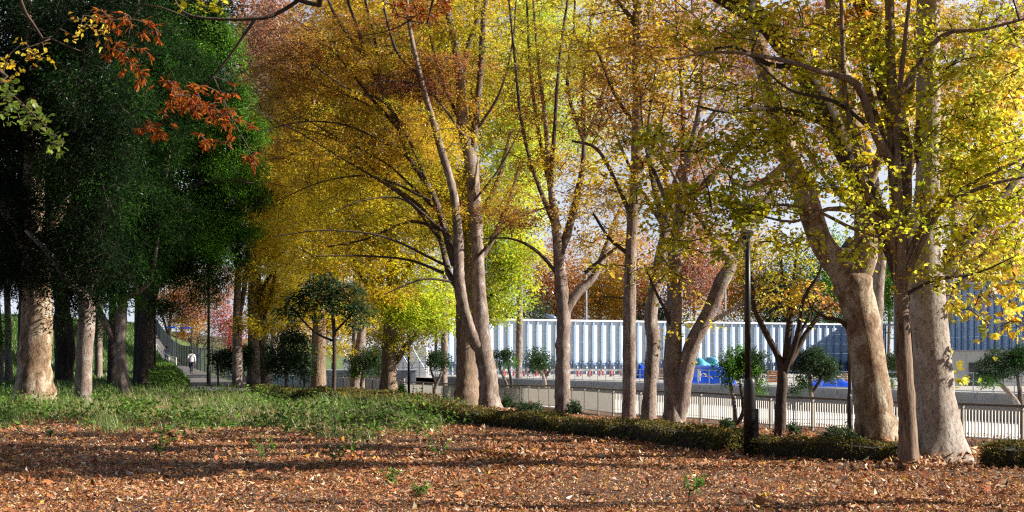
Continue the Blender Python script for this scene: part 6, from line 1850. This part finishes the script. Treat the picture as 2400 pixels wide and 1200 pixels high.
def person(px, py, D, rz, label, top, legs, hat, long_coat, bag):
    p = at(px, py, D)
    b = (p[0], p[1], float(terrain(p[0], p[1])) + 0.03)
    r = empty('person', b, rz)
    tag(r, label, 'person', 'people walking on the path')
    J = {'pelvis': (0, 0, 0.92, (0.15, 0.11)), 'waist': (0, 0, 1.08, (0.135, 0.10)), 'chest': (0, 0.02, 1.28, (0.165, 0.115)), 'neck0': (0, 0.02, 1.42, 0.07), 'neck': (0, 0.03, 1.48, 0.05), 'jaw': (0, 0.05, 1.545, 0.07), 'head': (0, 0.035, 1.61, 0.088), 'crown': (0, 0.03, 1.67, 0.07), 'nose': (0, 0.135, 1.60, 0.014)}
    E = [('pelvis', 'waist'), ('waist', 'chest'), ('chest', 'neck0'), ('neck0', 'neck'), ('neck', 'jaw'), ('jaw', 'head'), ('head', 'crown'), ('head', 'nose')]
    for sd, st in ((-1, 1), (1, -1)):
        n_ = 'l' if sd < 0 else 'r'
        J.update({n_ + 'hip': (sd * 0.09, 0, 0.84, 0.085), n_ + 'knee': (sd * 0.09, 0.10 * st + 0.04, 0.48, 0.058), n_ + 'ankle': (sd * 0.085, 0.17 * st - (0.06 if st < 0 else 0), 0.09 + (0.05 if st < 0 else 0), 0.038), n_ + 'toe': (sd * 0.09, 0.17 * st + 0.15, 0.035, 0.034)})
        E += [('pelvis', n_ + 'hip'), (n_ + 'hip', n_ + 'knee'), (n_ + 'knee', n_ + 'ankle'), (n_ + 'ankle', n_ + 'toe')]
        J.update({n_ + 'sh': (sd * 0.19, 0.02, 1.37, 0.06), n_ + 'el': (sd * 0.25, -0.05 - 0.06 * st, 1.10, 0.042), n_ + 'wr': (sd * 0.24, 0.07 - 0.10 * st, 0.88, 0.028), n_ + 'palm': (sd * 0.235, 0.09 - 0.11 * st, 0.80, (0.03, 0.018))})
        E += [('chest', n_ + 'sh'), (n_ + 'sh', n_ + 'el'), (n_ + 'el', n_ + 'wr'), (n_ + 'wr', n_ + 'palm')]
        for f in range(4):
            yy = 0.09 - 0.11 * st + (f - 1.5) * 0.022
            ln = (0.07, 0.085, 0.08, 0.06)[f]
            J[n_ + 'f%da' % f] = (sd * 0.233, yy, 0.765, 0.009)
            J[n_ + 'f%db' % f] = (sd * 0.222, yy + 0.006, 0.765 - ln, 0.007)
            E += [(n_ + 'palm', n_ + 'f%da' % f), (n_ + 'f%da' % f, n_ + 'f%db' % f)]
        J[n_ + 'th'] = (sd * 0.215, 0.135 - 0.11 * st, 0.775, 0.009)
        E += [(n_ + 'palm', n_ + 'th')]
    skin_mesh('body', J, E, M['skin'], r, 1)

    def grow(k, d):
        q = J[k]
        rr = q[3]
        return (*q[:3], tuple(v + d for v in rr) if isinstance(rr, tuple) else rr + d)
    Tj = {'waist': grow('waist', 0.03), 'chest': grow('chest', 0.03), 'neck0': grow('neck0', 0.012), 'hem': (0, 0, 0.62 if long_coat else 0.80, (0.2, 0.16) if long_coat else (0.185, 0.145))}
    Te = [('waist', 'chest'), ('chest', 'neck0'), ('waist', 'hem')]
    for n_ in 'lr':
        for k, d in (('sh', 0.022), ('el', 0.024), ('wr', 0.02)):
            Tj[n_ + k] = grow(n_ + k, d)
        Te += [('chest', n_ + 'sh'), (n_ + 'sh', n_ + 'el'), (n_ + 'el', n_ + 'wr')]
    skin_mesh('coat' if long_coat else 'shirt', Tj, Te, top, r, 2)
    Lj = {'pelvis': grow('pelvis', 0.015)}
    Le = []
    for n_ in 'lr':
        for k, d in (('hip', 0.018), ('knee', 0.022), ('ankle', 0.026)):
            Lj[n_ + k] = grow(n_ + k, d)
        Le += [('pelvis', n_ + 'hip'), (n_ + 'hip', n_ + 'knee'), (n_ + 'knee', n_ + 'ankle')]
    skin_mesh('trousers', Lj, Le, legs, r, 2)
    for n_ in 'lr':
        a, t = J[n_ + 'ankle'], J[n_ + 'toe']
        skin_mesh('shoe', {'a': (a[0], a[1] - 0.03, t[2] + 0.012, 0.045), 'b': (t[0], t[1] + 0.02, t[2] + 0.005, 0.042)}, [('a', 'b')], M['navy'], r, 2)
    if hat:
        MB().lathe((0, 0.03, 0), [(0.115, 1.60), (0.118, 1.66), (0.10, 1.72), (0.05, 1.755), (0.01, 1.76)], 14).build('hat', hat, r, None, True)
        MB().lathe((0, 0.02, 0), [(0.098, 1.52), (0.102, 1.60)], 14).build('hair', M['hair'], r, None, True)
    else:
        MB().lathe((0, 0.012, 0), [(0.08, 1.53), (0.103, 1.58), (0.108, 1.65), (0.085, 1.71), (0.04, 1.74), (0.01, 1.745)], 14).build('hair', M['hair'], r, None, True)
    if bag:
        o = MB().box((-0.2, -0.12, 1.0), (0.24, 0.12, 0.26)).build('shoulder_bag', M['purple_cloth'], r)
        MB().tube([(-0.2, -0.13, 1.1), (-0.05, -0.17, 1.25), (0.13, -0.08, 1.45), (0.12, 0.12, 1.36), (-0.1, 0.16, 1.15), (-0.24, 0.0, 1.05)], 0.018, 6).build('strap', M['purple_cloth'], o)
    return r


person(449, 879, 93, 0.1, 'person in a white shirt and dark trousers walking up the sloping path', M['white_cloth'], M['navy'], None, False, True)
person(390, 851, 128, 0.35, 'person in a red hat and grey coat farther up the path by the handrail', M['grey_cloth'], M['grey_cloth'], M['red_cloth'], True, False)
